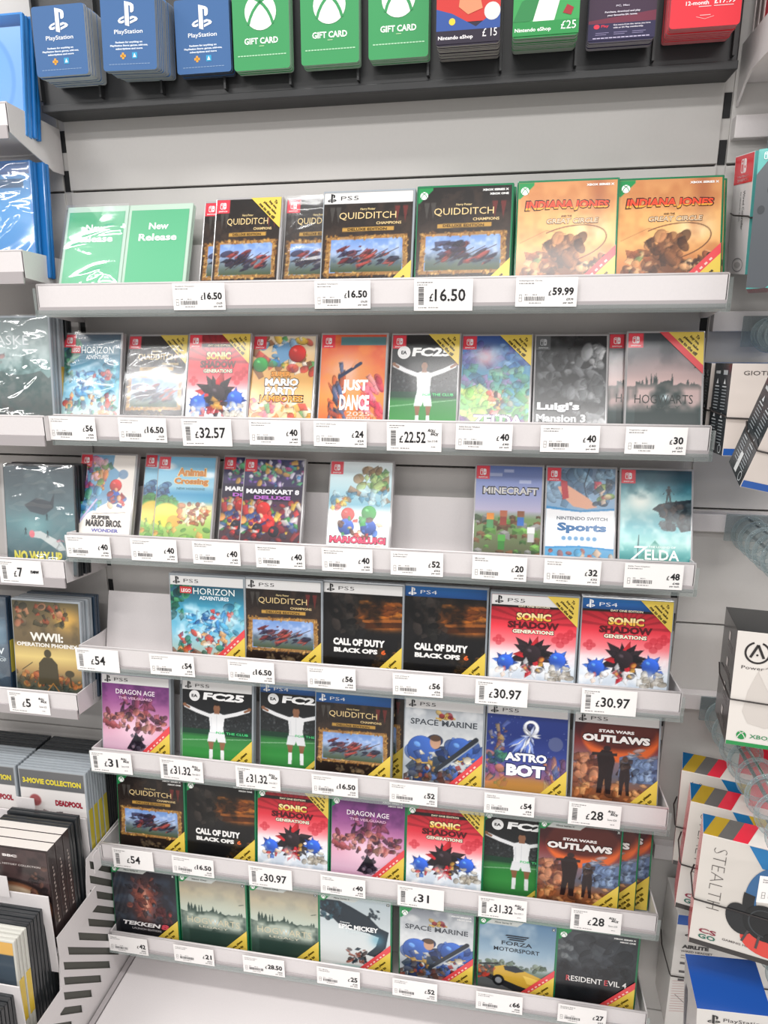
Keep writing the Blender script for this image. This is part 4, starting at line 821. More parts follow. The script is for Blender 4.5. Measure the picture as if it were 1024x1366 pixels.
# top shelf --------------------------------------------------------------
def mint_card(X, lean, label, film):
    w, h, th = KIND['sw']; a = math.radians(lean); sh = 0
    t = thing('release_card', label, 'display card', (X, -(SH_D[0]-.016), SH_Z[0]-SH_B[0]+th*math.sin(a)+.0004), (-a, 0, 0), 'green release cards on the top shelf')
    link('clear_case', shell_mesh('sw', mat('clear_display_case', 0xb9cfc0, .12, coat=.6)), None, t)
    c = link('printed_card', cover_mesh('mint', 'mint'), None, t, (0, -.0004, .003)); link('title_lettering', letter_mesh('mint', 'mint')[0], None, c, (0, -.0003, 0))
    if film:
        link('shrink_wrap', film_mesh(w, h, th, 3, .0026), None, t)
mint_card(-.4225, 22, 'green New Release card in wrinkled film at the left end of the top shelf', True)
mint_card(-.317, 22, 'smooth green New Release card beside the wrinkled one on the top shelf', False)
G_(0, -.196, 'sw', 'broom', 19.5, 'slim dark case mostly hidden behind the first gold-framed case, top shelf', dy=.0125)
G_(0, -.171, 'sw', 'broom', 18.5, 'slim red-badged dark case with a gold-framed picture, right of the green cards', 'tr')
G_(0, -.0650, 'sw', 'broom', 20, 'glossy slim dark case without white band, partly behind the white-banded one, top shelf', 'tr', dy=.006, film=True)
G_(0, .0115, 'p5', 'broom', 16, 'white-banded dark case with gold-framed picture, top shelf', 'br')
G_(0, .152, 'xo', 'broom', 17, 'green case hidden behind the green-edged gold-framed case, top shelf', dy=.0155)
G_(0, .1485, 'xo', 'broom', 15, 'green-edged dark case with gold-framed picture, top shelf', 'br')
G_(0, .2925, 'xo', 'amber', 15, 'green case hidden behind the left amber case, top shelf', dy=.0155)
G_(0, .2875, 'xo', 'amber', 13.5, 'left of the two amber adventure cases, top shelf', 'br_r')
G_(0, .429, 'xo', 'amber', 16.5, 'green case hidden behind the right amber case, end of the top shelf', dy=.0155)
G_(0, .4205, 'xo', 'amber', 15.5, 'right of the two amber adventure cases, end of the top shelf', 'br_r')
# second shelf -----------------------------------------------------------
S2 = SHELF_TXT[1]
G_(1, -.4435, 'sw', 'horizon', 15, 'film-wrapped pale blue case at the left end of the second shelf', film=True)
G_(1, -.336, 'sw', 'broom', 19.5, 'dark gold-framed slim case with yellow corner, second shelf down', 'tr', film=True)
G_(1, -.229, 'sw', 'burst', 17, 'slim red-to-white case with gold lettering, second shelf down', 'tr')
G_(1, -.126, 'sw', 'party', 20.5, 'crowded orange and blue case with fat white title lettering, second shelf down')
G_(1, -.014, 'sw', 'dance', 18, 'bright orange case with tall white title lettering, second shelf down')
G_(1, .095, 'sw', 'football', 19, 'slim black football case with a player spreading both arms, second shelf down', 'tr')
G_(1, .200, 'sw', 'echo', 21, 'blue and green fantasy case with white title at its foot, second shelf down', 'tr')
G_(1, .307, 'sw', 'mansion', 21.5, 'all-grey case, second shelf down')
G_(1, .411, 'sw', 'school', 18.5, 'red-edged misty castle-grey case tucked behind its twin, second shelf down', dy=.0128)
G_(1, .434, 'sw', 'school', 16.5, 'misty grey case with thin dark title at the right end of the second shelf', 'tr_r')
# third shelf ------------------------------------------------------------
G_(2, -.4445, 'sw', 'wonder', 20, 'white and multicoloured case at the left end of the third shelf')
G_(2, -.333, 'sw', 'island', 20.5, 'blue and yellow beach case tucked behind its twin, third shelf down', dy=.0128)
G_(2, -.3015, 'sw', 'island', 20, 'blue and yellow beach case with brown bubble lettering, third shelf down')
G_(2, -.192, 'sw', 'race', 20.5, 'dark rainbow racing case tucked behind its twin, third shelf down', dy=.0128)
G_(2, -.150, 'sw', 'race', 20, 'dark rainbow racing case, front one of the pair on the third shelf')
G_(2, -.0055, 'sw', 'ship', 20, 'white case standing alone between two gaps on the third shelf')
G_(2, .226, 'sw', 'blocks', 20, 'blocky green and lilac case right of the wide gap, third shelf down')
G_(2, .333, 'sw', 'sports', 20, 'white and blue sports case, third shelf down')
G_(2, .441, 'sw', 'cliff', 20, 'teal case with a dark cliff at the right end of the third shelf')
# fourth shelf -----------------------------------------------------------
G_(3, -.262, 'p5', 'horizon', 5, 'blue adventure case under a white band beside the empty board, fourth shelf', 'br_r')
G_(3, -.131, 'p5', 'broom', 6, 'white-banded dark case with gold-framed picture, fourth shelf down', 'br')
G_(3, .002, 'p5', 'ops', 8, 'black and orange case under a white band, fourth shelf down', 'br')
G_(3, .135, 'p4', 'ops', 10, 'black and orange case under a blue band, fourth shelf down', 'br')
G_(3, .272, 'p5', 'burst', 5, 'red-to-white case under a white band, fourth shelf down', 'tr')
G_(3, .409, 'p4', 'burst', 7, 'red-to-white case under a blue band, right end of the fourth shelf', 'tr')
# fifth shelf ------------------------------------------------------------
G_(4, -.416, 'p5', 'veil', 8.5, 'purple and pink case under a white band, left end of the fifth shelf', 'br_r')
G_(4, -.273, 'p5', 'football', 9.5, 'black football case hidden behind the white-banded football case, fifth shelf', dy=.0155)
G_(4, -.2625, 'p5', 'football', 9.5, 'black football case under a white band, fifth shelf down', 'br')
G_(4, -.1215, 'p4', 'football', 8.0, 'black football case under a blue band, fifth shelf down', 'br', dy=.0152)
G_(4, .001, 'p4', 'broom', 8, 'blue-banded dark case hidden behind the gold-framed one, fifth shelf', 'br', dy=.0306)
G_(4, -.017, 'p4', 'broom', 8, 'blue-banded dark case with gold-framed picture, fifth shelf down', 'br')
G_(4, .136, 'p5', 'armour', 11, 'grey case with blue armour under a white band, fifth shelf down', 'br_r')
G_(4, .272, 'p5', 'robot', 13, 'navy starry case with big white rounded title, fifth shelf down', 'br')
G_(4, .412, 'p5', 'desert', 12, 'orange desert case with two dark figures, right end of the fifth shelf', 'br')
# sixth shelf ------------------------------------------------------------
G_(5, -.398, 'xo', 'broom', 6, 'green-edged dark case with gold-framed picture, left end of the sixth shelf', 'br')
G_(5, -.2635, 'xo', 'ops', 7.5, 'green-edged black and orange case, sixth shelf down', 'br')
G_(5, -.128, 'xo', 'burst', 8, 'left one of two green-edged red-to-white cases, sixth shelf', 'tr')
G_(5, .008, 'xo', 'veil', 9, 'green-edged purple and pink case, sixth shelf down', 'br_r')
G_(5, .1425, 'xo', 'burst', 8, 'right one of two green-edged red-to-white cases, sixth shelf', 'tr')
G_(5, .273, 'xo', 'football', 5.5, 'green-edged black football case, sixth shelf down', 'br', dy=.0152)
G_(5, .4195, 'xs', 'desert', 5.5, 'rearmost of three green-edged desert cases fanned at the end of the sixth shelf', 'br', dy=.031)
G_(5, .3955, 'xs', 'desert', 5.5, 'middle one of three fanned green-edged desert cases, sixth shelf', 'br', dy=.0155)
G_(5, .3655, 'xs', 'desert', 5.5, 'front one of three fanned green-edged desert cases, sixth shelf', 'br')
# lowest shelf -----------------------------------------------------------
G_(6, -.424, 'xs', 'fight', 3, 'dark fighting case with a red glow, left end of the lowest shelf', 'br')
G_(6, -.2865, 'xs', 'schoolgreen', 3, 'left of the two pale misty green cases, lowest shelf', 'br')
G_(6, -.148, 'xs', 'schoolgreen', 3.5, 'right of the two pale misty green cases, lowest shelf', 'br')
G_(6, -.0145, 'xs', 'inkart', 3.5, 'pale case with a black ink swirl, lowest shelf', 'br_r')
G_(6, .133, 'xo', 'armour', 2, 'green-edged grey case with blue armour, lowest shelf', 'br_r')
G_(6, .2725, 'xs', 'circuit', 2, 'blue-grey motor racing case with a yellow car, lowest shelf', 'br_r')
G_(6, .411, 'xo', 'night', 3, 'dark green case hidden behind the last case of the lowest shelf', dy=.0155)
G_(6, .406, 'xo', 'night', 2, 'dark smoky case with white and red title, right end of the lowest shelf', 'br_r')

# ------------------------------------------------------------------ price tickets
random.seed(5)
def ticket(x, y, ztop, price, style, name, label, group, extra=None, w=.080, unit=None):
    h = .0375 if style == 'a' else .0415
    t = thing('price_ticket', label, 'price ticket', (x, y, ztop-h), (0, math.radians(random.uniform(-.6, .6)), 0), group)
    k = ('card', style, w)
    if k not in _MC:
        b = B(); b.box(-w/2, w/2, -.0004, .0002, 0, h, bev=.0002); me = b.mesh('card'); me.materials.append(M_card); _MC[k] = me
    link('card', _MC[k], None, t)
    T = Flat(mk=paper_ink); K = 0x2a2a2c; Fp = Flat(mk=paper_ink); Bc = Flat(mk=paper_ink); rg = random.Random(price+name)
    def barcode(x0, z0, ww, hh, vert=False):
        q = 0
        while q < (hh if vert else ww):
            s_ = rg.uniform(.0005, .0013)
            if vert: Bc.rect(x0, x0+ww, z0+q, z0+q+s_, 0x4a4a4c)
            else: Bc.rect(x0+q, x0+q+s_, z0, z0+hh, 0x4a4a4c)
            q += s_+rg.uniform(.0004, .0011)
    def smudge(x0, z0, ww, hh, c=0x8a8888):
        q = 0
        while q < ww:
            s_ = rg.uniform(.001, .004); Fp.rect(x0+q, min(x0+q+s_, x0+ww), z0, z0+hh, c); q += s_+.0008
    if style == 'a':
        Fp.text(name, -w/2+.004, h-.0045, min(.030, .0016*len(name)), .0022, 0x6a6868, bold=.01, align='l'); smudge(-w/2+.004, h-.0085, .020, .0012)
        barcode(-w/2+.012, .0075, .026, .0055); smudge(-w/2+.012, .0148, .004, .001); smudge(-w/2+.022, .0148, .007, .001); smudge(-w/2+.018, .0042, .016, .0011)
        for q in range(3): Fp.rect(-w/2+.0045, -w/2+.0085, .0065+q*.0042, .0071+q*.0042, 0x9a9896)
        Fp.rect(-w/2+.0045, -w/2+.0050, .0065, .0155, 0x9a9896); Fp.rect(-w/2+.0080, -w/2+.0085, .0065, .0155, 0x9a9896)
        pw = .0063*len(price)-(.0040 if '.' in price else 0)
        if price: T.text(price, w/2-.0045, .0195, pw, .0102, K, bold=.035, align='r'); T.text('£', w/2-.0060-pw, .0175, .0036, .0066, K, bold=.02, align='r')
        if price: T.text('£'+price, w/2-.0045, .0095, .009, .0030, K, bold=.02, align='r'); T.text('per each', w/2-.0045, .0048, .013, .0030, K, bold=.02, align='r')
    else:
        smudge(-w/2+.004, h-.005, .022, .0013); smudge(-w/2+.004, h-.008, .014, .001); barcode(-w/2+.006, .008, .0075, .0225, True); smudge(-w/2+.006, .0035, .012, .0012); smudge(-w/2+.020, .0035, .014, .0013)
        n = len(price)-(.6 if '.' in price else 0); hh = .0165; pw = .0095*n
        x0 = -w/2+.021
        if extra: pw = min(pw, .031); x0 = -w/2+.0185 if len(price) > 3 else -w/2+.027
        elif len(price) <= 2: x0 = -w/2+.028
        if price: T.text('£', x0, .0175, .0056, .0105, K, bold=.015, align='l'); T.text(price, x0+.0074, .0205, pw, hh, K, bold=.02, align='l')
        if extra:
            ex = w/2-.013
            if extra == 'new': T.text('new', ex, .022, .016, .0055, K, bold=.05)
            else:
                T.text('ROLL', ex-.001, .0305, .011, .0042, K, bold=.04, shear=.3, rot=-.12); T.text('BACK', ex+.003, .0255, .011, .0042, K, bold=.04, shear=.3, rot=-.12)
                T.text(extra, ex, .0155, .014, .0032, K, bold=0); smudge(ex-.002, .0065, .006, .0012)
    p = link('price_lettering', T.mesh('price_lettering'), None, t, (0, -.0007, 0)); link('barcode', Bc.mesh('barcode'), None, t, (0, -.0007, 0)); link('fine_print', Fp.mesh('fine_print'), None, t, (0, -.0007, 0))
TK = [
 [(-.228, '16.50', 'a', 'Quidditch Champions'), (-.015, '16.50', 'a', 'Quidditch Champions'), (.126, '16.50', 'b', 'q'), (.263, '59.99', 'a', 'IndianaJones Circle')],
 [(-.456, '56', 'a', 'Lego Horizon Adventures'), (-.337, '16.50', 'a', 'Quidditch Champions'), (-.231, '32.57', 'b', 's'), (-.123, '40', 'a', 'Mario Party Jamboree'), (-.023, '24', 'a', 'Just Dance 2025 Code'), (.087, '22.52', 'b', 'e', 'Save £15.48'), (.187, '40', 'a', 'Zelda Echoes Wisdom'), (.306, '40', 'a', 'Luigis Mansion 3'), (.420, '30', 'a', 'Hogwarts Legacy')],
 [(-.451, '40', 'a', 'Super Mario Wonder'), (-.335, '40', 'a', 'Animal Crossing NH'), (-.228, '40', 'a', 'MarioKart 8 Deluxe'), (-.122, '40', 'a', 'Mario Kart 8 Deluxe'), (-.015, '40', 'a', 'Mario Luigi Brothership'), (.093, '52', 'a', 'Luigi Party HD'), (.216, '20', 'a', 'Minecraft'), (.321, '32', 'a', 'Switch Sports'), (.434, '48', 'a', 'Zelda Tears Kingdom')],
 [(-.455, '54', 'b', 'x'), (-.318, '54', 'a', 'Lego Horizon Adventures'), (-.179, '16.50', 'a', 'Quidditch Champions'), (-.043, '56', 'a', 'Call of Duty 6'), (.097, '56', 'a', 'Call of Duty 6'), (.227, '30.97', 'b', 'a'), (.387, '30.97', 'b', 'b')],
 [(-.452, '31', 'b', 'd', 'Save £19.99'), (-.318, '31.32', 'b', 'f', 'Save £20.11'), (-.178, '31.32', 'b', 'g', 'Save £20.11'), (-.042, '16.50', 'a', 'Quidditch Champions'), (.091, '52', 'a', 'Space Marine 2'), (.247, '54', 'a', 'Astro Bot'), (.380, '28', 'b', 'o', 'Save £25')],
 [(-.425, '54', 'b', 'h'), (-.308, '16.50', 'a', 'Quidditch Champions'), (-.162, '30.97', 'b', 'i'), (-.030, '40', 'a', 'Dragon Age'), (.106, '31', 'b', 'j'), (.244, '31.32', 'b', 'k', 'Save £20.11'), (.395, '28', 'b', 'l', 'Save £25')],
 [(-.452, '42', 'a', 'Tekken 8'), (-.319, '21', 'a', 'Hogwarts Legacy'), (-.182, '28.50', 'a', 'Hogwarts Legacy'), (-.041, '25', 'a', 'Epic Mickey'), (.098, '52', 'a', 'Space Marine 2'), (.246, '66', 'a', 'Forza Motorsport'), (.385, '27', 'a', 'Resident Evil 4')]]
NTH = ('first', 'second', 'third', 'fourth', 'fifth', 'sixth', 'seventh', 'eighth', 'ninth')
RAIL = ('the top shelf', 'the second shelf down', 'the third shelf down', 'the fourth shelf down', 'the fifth shelf down', 'the sixth shelf down', 'the lowest shelf')
for i, row in enumerate(TK):
    for n, e in enumerate(row):
        x, pr, st, nm = e[:4]; ex = e[4] if len(e) > 4 else None
        lab = 'white ticket reading £%s, %s from the left on %s' % (pr, NTH[n], RAIL[i])
        ticket(x, -SH_D[i]-.0052, SH_Z[i]-.0025, pr, st, nm, lab, 'price tickets on '+RAIL[i], ex)
# ------------------------------------------------------------------ gift cards above
gh = thing('card_holder', 'black gift card holder running along the top of the middle bay', 'card holder', (0, 0, 1.824))
M_blk = mat('black_holder_plastic', 0x2b2c2e, 0.4, noise=.1)
b = B(); b.box(-.4895, .4895, -.048, -.001, 0, .30, bev=.002); b.box(-.4895, .4895, -.052, -.046, 0, .010, bev=.001); b.obj('backing', M_blk, gh)
for k in range(11):
    b = B(); b.box(-.485+k*.0966-.0015, -.485+k*.0966+.0015, -.058, -.047, .014, .30); b.obj('divider', M_blk, gh)
CW, CH = .080, .122
def card_outline(w, h, r=.004, n=5):
    pts = []
    for cx, cz, a0 in ((w/2-r, h-r, 0), (-w/2+r, h-r, PI/2), (-w/2+r, r, PI), (w/2-r, r, 1.5*PI)):
        for q in range(n): a = a0+PI/2*q/(n-1); pts.append((cx+r*math.cos(a), cz+r*math.sin(a)))
    return pts
def card_mesh(col, edge, th=.0016, w=CW, h=CH):
    k = ('gc', col, edge, th, w, h)
    if k not in _MC:
        b = B(); b.prism(card_outline(w, h), 'y', 0, th); me = b.mesh('gift_card')
        me.materials.append(mat('card_face_%06x' % col, col, .5, spec=.3)); me.materials.append(mat('card_edge_%06x' % edge, edge, .6))
        for p in me.polygons: p.material_index = 0 if p.normal.y < -.7 else 1
        _MC[k] = me
    return _MC[k]
CZ = 1.0
def front_station(F):
    em_station(F, 0, .0690, .030, 0xe9edf2); F.text('PlayStation', 0, .0470, .042, .0070, 0xe9edf2, bold=.01)
    for j, s in enumerate(('Redeem for anything on', 'PlayStation Store: games, add-ons,', 'subscriptions and more')): F.text(s, 0, .0345-j*.0040, (.040, .056, .040)[j], .0030, 0xd5deea, bold=.05)
    F.rect(-.0135, -.0055, .0165, .0195, 0xe8a23c); F.rect(-.011, -.008, .014, .022, 0xe8a23c)
    F.rect(.004, .0115, .0145, .022, 0x2f9ac8); F.poly([(.0055, .016), (.010, .016), (.00775, .021)], 0xe9f2f6, 2)
    for q in range(14): F.rect(-.031+q*.0044, -.031+q*.0044+.0034, .0075, .0082, 0x8fa8c8)
def front_sphere(F):
    em_sphere(F, 0, .0700, .0222, 0xe6ece4, 0x3a9258); F.text('GIFT CARD', 0, .0353, .048, .0078, 0xeaf2ea, bold=.03); F.rect(-.003, .004, .0285, .0293, 0xb9d8a8)
    for q in range(17): F.rect(-.034+q*.0041, -.034+q*.0041+.0032, .0170, .0184, 0xa8d4b0)
def front_shop_red(F):
    F.poly([(-.04, .10), (.04, .10), (.04, .026), (-.04, .026)], 0xc23430); F.poly([(-.04, .016), (-.04, .042), (-.02, .036), (.01, .020), (.04, .040), (.04, .016)], 0x2f4f94, 2); F.ell(-.020, .027, .004, .004, 0xe8c43c, 3); F.ell(.03, .036, .010, .010, 0xd9d4d0, 3); F.poly([(-.012, .043), (.0, .034), (.018, .040), (.014, .055), (-.01, .058)], 0xd88a66, 3)
    F.rect(-.04, .04, .002, .0170, 0x241c2e, 4); F.text('Nintendo eShop', -.0375, .0085, .044, .0055, 0xf0ecee, bold=.02, align='l', lift=5); F.text('£ 15', .0365, .0125, .018, .0090, 0xf0ecee, bold=.0, align='r', lift=5)
def front_shop_green(F):
    F.poly([(-.04, .017), (.04, .017), (.04, .118), (-.04, .118)], 0x3c9a54); F.poly([(-.04, .018), (-.02, .018), (.0, .030), (-.01, .05), (-.03, .04)], 0x2f7f48, 2); F.poly([(-.016, .0172), (.010, .0176), (.016, .040), (.006, .056), (-.008, .044)], 0xdfe8dc, 3); F.poly([(.02, .025), (.03, .022), (.033, .030), (.025, .034)], 0x9a2f34, 3)
    F.rect(-.04, .04, .002, .0175, 0x2b8a48, 4); F.text('Nintendo eShop', -.0375, .0080, .044, .0055, 0xf0f2ee, bold=.02, align='l', lift=5); F.text('£25', .0365, .0115, .018, .0090, 0xf0f2ee, bold=.0, align='r', lift=5)
def front_play(F):
    F.rect(-.04, .04, .020, .118, 0x3c2a3e); F.poly([(-.04, .024), (.04, .032), (.04, .018), (-.04, .018)], 0x6a2c40, 2); F.rect(-.04, .04, .002, .0205, 0x2c2748, 3)
    F.text('PC, Mac', 0, .0390, .016, .0024, 0xc9c2d0, lift=5); F.text('Purchase, download and play', 0, .0325, .042, .0026, 0xd5cfdb, bold=.03, lift=5); F.text('your favourite EA games.', 0, .0288, .036, .0026, 0xd5cfdb, bold=.03, lift=5)
    F.ell(-.030, .0172, .0036, .0026, 0xd0344a, 5); F.text('Play', -.0245, .0172, .009, .0036, 0xd0344a, lift=5, align='l', bold=.03); F.text('Get more from the games you love', .012, .0180, .044, .0022, 0xd5cfdb, bold=.03, lift=5); F.text('with an EA Play membership.', .008, .0150, .036, .0022, 0xd5cfdb, bold=.03, lift=5)
    for r in range(2):
        for q in range(3): F.rect(-.031+q*.022, -.031+q*.022+.016-.003*r, .0098-r*.0020, .0104-r*.0020, 0x8a82a6, 5)
    for q in range(14): F.rect(-.034+q*.0049, -.034+q*.0049+.004, .0038, .0048, 0xc4bcd8, 5)
def front_member(F):
    F.text('12-month', -.010, .0260, .026, .0044, 0xf8e6e6, bold=.02); F.text('£17.99', .021, .0266, .024, .0052, 0xf8e6e6, bold=.02); F.rect(-.008, .006, .0215, .0223, 0xf4c4c4); F.rect(.009, .031, .0215, .0223, 0xf4c4c4)
    F.rect(-.006, .006, .0122, .0130, 0xf0b0b0); F.bar(-.010, .0112, 0, .0085, .0005, 0xf0b0b0); F.bar(.010, .0112, 0, .0085, .0005, 0xf0b0b0)
def stack(x, y0, z, n, col, edge, front, label, glabel, tilt=0, pitch=.0034, drop=0.0, thick=None, rot=0, h=CH):
    thick = pitch-.0003
    for k in range(n):
        r = random.Random(int(x*1000)+k)
        lab = label if k == 0 else glabel
        o = link('gift_card', card_mesh(col, edge, thick, CW, h), None, None, (x+(r.uniform(-.0006, .0006) if k else 0)+tilt*k, y0+k*pitch, z+(r.uniform(-.0008, .0012) if k else 0)-drop*k), (math.radians(-2.0), math.radians(rot), 0))
        tag(o, lab, 'gift card', 'gift cards in '+glabel.split(' in ')[-1])
        if k == 0:
            F = Flat(mk=lambda c: mat('card_ink_%06x' % c, c, .5, spec=.3)); front(F); link('printed_front', F.mesh('printed_front'), None, o, (0, -.0003, 0))
BL, GR = 0x3a6294, 0x3a9258
stack(-.4185, -.100, 1.8545, 13, BL, 0xb0b4b8, front_station, 'blue gift card fronting the leftmost stack of the card holder', 'blue gift card behind the front in the leftmost stack', pitch=.0036, h=.088)
stack(-.3155, -.100, 1.8550, 12, BL, 0x8f9498, front_station, 'blue gift card fronting the second stack from the left', 'blue gift card behind the front in the second stack', h=.094, tilt=.0006, pitch=.0038, rot=1.5)
stack(-.2180, -.074, 1.8540, 6, BL, 0x3a3f48, front_station, 'blue gift card fronting the third stack, beside the green ones', 'blue gift card behind the front in the third stack', h=.092)
stack(-.1320, -.078, 1.8520, 6, GR, 0x9ab4a0, front_sphere, 'green gift card with white sphere fronting the leftmost green stack', 'green gift card behind the front in the leftmost green stack')
stack(-.0360, -.078, 1.8530, 6, GR, 0x9ab4a0, front_sphere, 'green gift card with white sphere fronting the middle green stack', 'green gift card behind the front in the middle green stack')
stack(.0570, -.078, 1.8540, 6, GR, 0x9ab4a0, front_sphere, 'green gift card with white sphere fronting the right green stack', 'green gift card behind the front in the right green stack')
stack(.1500, -.104, 1.8545, 16, 0x2b2436, 0x9a9894, front_shop_red, 'red and navy gift card reading £ 15 fronting its stack', 'red and navy gift card behind the front in the red and navy stack', pitch=.0034)
stack(.2460, -.106, 1.8565, 16, 0x2b8a48, 0x8f9a92, front_shop_green, 'green gift card reading £25 fronting its stack', 'green gift card behind the front in the mottled green stack', pitch=.0034)
stack(.3390, -.088, 1.8520, 8, 0x2c2748, 0x8a8890, front_play, 'dark purple gift card with small white writing fronting its stack', 'dark purple gift card behind the front in the purple stack')
stack(.4330, -.102, 1.8560, 13, 0xd8303c, 0xb86a70, front_member, 'red membership card fronting the rightmost stack of the card holder', 'red membership card behind the front in the rightmost stack', pitch=.0038)

# ------------------------------------------------------------------ left bay: film shelves
LZ = (1.820, 1.622, 1.377, 1.136, 0.896); LD = (.122, .128, .127, .121, .132)
LLAB = ('topmost white film shelf at the left edge, holding the pale blue case', 'white film shelf at the left edge holding the film-wrapped blue case', 'white film shelf at the left edge under the grey wrapped film', 'white film shelf at the left edge with the £7 ticket', 'white film shelf at the left edge with the £5 ticket')
for i in range(5):
    D, Z = LD[i], LZ[i]; z0 = Z-.038; t = thing('film_shelf', LLAB[i], 'shelf', (-.75, 0, z0-.0015), group='film shelves of the left bay')
    def put(b, n, m): o = b.obj(n, m, t); o.location = (.75, 0, -(z0-.0015))
    b = B(); b.box(-1.0, -.499, -D+.002, -.002, z0-.0015, z0); put(b, 'tray', M_white)
    b = B(); b.box(-1.0, -.497, -D, -D+.002, z0-.0015, Z-.001); b.tube([(-1.0, -D+.0012, Z-.0012), (-.497, -D+.0012, Z-.0012)], .0018, 8); put(b, 'front_lip', M_white)
    b = B(); dd = .034 if i == 0 else .012
    b.prism([(-D, z0-.0015), (-D, Z-.0005), (-.0015, Z-.006), (-.0015, z0-dd), (-.03, z0-dd)], 'x', -.4985, -.4965); put(b, 'end_plate', M_white)
    b = B(); b.box(-1.0, -.4985, -D-.003, -D-.0002, z0-.010, z0+.007); put(b, 'ticket_rail', M_rail)
def film_case(x, y, z, design, lean, label, shell=None, wrap=False, group='film cases of the left bay', kind='dvd', name='film_case', cat='film'):
    a = math.radians(lean); t = thing(name, label, cat, (x, y, z+.0145*math.sin(a)+.0004), (-a, 0, 0), group)
    case_on(t, kind, design, shell or M_case, None, wrap); return t
def spine_tag(t, col, z0, z1, kind='dvd'):
    w, h, th = KIND[kind]; b = B(); b.box(w/2-.0002, w/2+.0004, .002, th-.002, z0, z1); o = b.obj('side_label', ink(col), t); return o
zz = lambda i: LZ[i]-.038
M_pblue = mat('pale_blue_case_plastic', 0x3f86cc, .2, coat=.5)
for q in (1, 0): film_case(-.5625+q*.004, -.088+q*.0155, zz(0), 'disc' if q == 0 else None, 8, ('pale blue case with a ring shape showing through, beside the blue gift cards', 'blue case behind the pale blue one, top left shelf')[q], (M_pblue, M_blue)[q], kind='p4', name='game_case', cat='game')
for q in (1, 0): film_case(-.569+q*.010, -.092+q*.0165, zz(1), 'bluepad' if q == 0 else None, 5, ('bright blue film-wrapped case on the left second shelf', 'blue case tucked behind the film-wrapped blue case')[q], M_blue, wrap=(q == 0), kind='p4', name='game_case', cat='game')
for q in (2, 1, 0):
    t = film_case(-.563+q*.003, -.104+q*.0165, zz(2), 'harbour' if q == 0 else None, 6, ('film-wrapped grey sea film at the left edge, beside the pale blue case', 'grey case just behind the film-wrapped grey sea film', 'rearmost dark case behind the film-wrapped grey sea film')[q], (M_case, M_case, M_black)[q], wrap=(q == 0))
    if q == 1: spine_tag(t, 0xc8a03c, .05, .11)
for q in (1, 0):
    t = film_case(-.5545+q*.004, -.101+q*.0165, zz(3), 'shark' if q == 0 else None, 7, ('film-wrapped teal underwater film with yellow title above the £7 ticket', 'dark case behind the teal underwater film')[q], M_black, wrap=(q == 0))
    if q == 1: spine_tag(t, 0xb0502c, .04, .10)
for q in (2, 1, 0): film_case(-.568+q*.004, -.108+q*.0158, zz(4), 'war' if q == 0 else None, 6, ('tan war film with a soldier seen from behind, above the £5 ticket', 'grey case just behind the tan war film', 'blue case rearmost behind the tan war film')[q], (M_case, M_case, mat('navy_case_plastic', 0x1f3346, .3, coat=.3))[q])
t = film_case(-.712, -.108, zz(4), 'deep', 6, 'dark blue film cut off by the left edge, beside the tan war film', mat('navy_case_plastic', 0x1f3346, .3), wrap=True); spine_tag(t, 0xb0a03c, .05, .11)
ticket(-.640, -LD[2]-.0035, LZ[2]-.0025, '', 'b', 'm', 'white ticket reading new under the grey sea film at the left edge', 'price tickets of the left bay', 'new')
ticket(-.578, -LD[3]-.0035, LZ[3]-.0025, '7', 'b', 'm', 'white ticket reading £7 new under the teal underwater film', 'price tickets of the left bay', 'new')
ticket(-.590, -LD[4]-.0035, LZ[4]-.0025, '5', 'b', 'm', 'white ticket reading £5 under the tan war film', 'price tickets of the left bay', 'Save £2')

# stepped rack below
rk = thing('stepped_rack', 'white stepped film rack with slotted side at the lower left', 'rack', (-.75, 0, 0))
STEP = ((-.151, .658, .548, -.003), (-.269, .600, .484, -.154), (-.357, .512, .384, -.272), (-.46, .43, .305, -.360))
for k, (y, zt, zb, yb) in enumerate(STEP):
    b = B(); b.box(-.25, .253, y, y+.002, zb-.04, zt, bev=.0008); b.obj('front_panel', M_white, rk)
    b = B(); b.box(-.25, .253, y+.002, yb, zb-.002, zb); b.obj('tray', M_white, rk)
# slotted side: stepped outline with slanting slots cut through
M_slot_shade = mat('slot_shade_grey', 0x55554f, .7)
out = [(-.003, .588), (-.168, .588), (-.176, .545), (-.184, .478), (-.266, .478), (-.281, .392), (-.356, .392), (-.372, .305), (-.45, .305), (-.455, .02), (-.003, .02)]
def inside(y, z):
    c = False
    for (ya, za), (yb, zb_) in zip(out, out[1:]+out[:1]):
        if (za > z) != (zb_ > z) and y < (yb-ya)*(z-za)/(zb_-za)+ya: c = not c
    return c
xs0, xs1 = .2552, .2572
side = B().prism(out, 'x', xs0, xs1).obj('slotted_side', M_white, rk)
cut = B(); c = .045
while c < .52:
    hw = .0084; yb = min(-.066, (c-.322)/1.06); ye = yb
    while inside(ye-.010, c-1.06*ye+.004) and inside(ye-.003, c-1.06*ye+.012) and ye > -.5: ye -= .001
    if yb-ye > .012:
        q = lambda y, o: (y, c+o-1.06*y)
        cut.prism([q(yb, -hw), q(ye, -hw), q(ye, hw), q(yb, hw)], 'x', xs0-.002, xs1+.002)
    c += .0322
cutter = cut.obj('cutter', M_white)
md = side.modifiers.new('slots', 'BOOLEAN'); md.object = cutter; md.operation = 'DIFFERENCE'; md.solver = 'EXACT'
cutter.location = rk.location; bpy.context.view_layer.update()
nm = bpy.data.meshes.new_from_object(side.evaluated_get(bpy.context.evaluated_depsgraph_get()))
side.modifiers.clear(); side.data = nm; bpy.data.objects.remove(cutter)
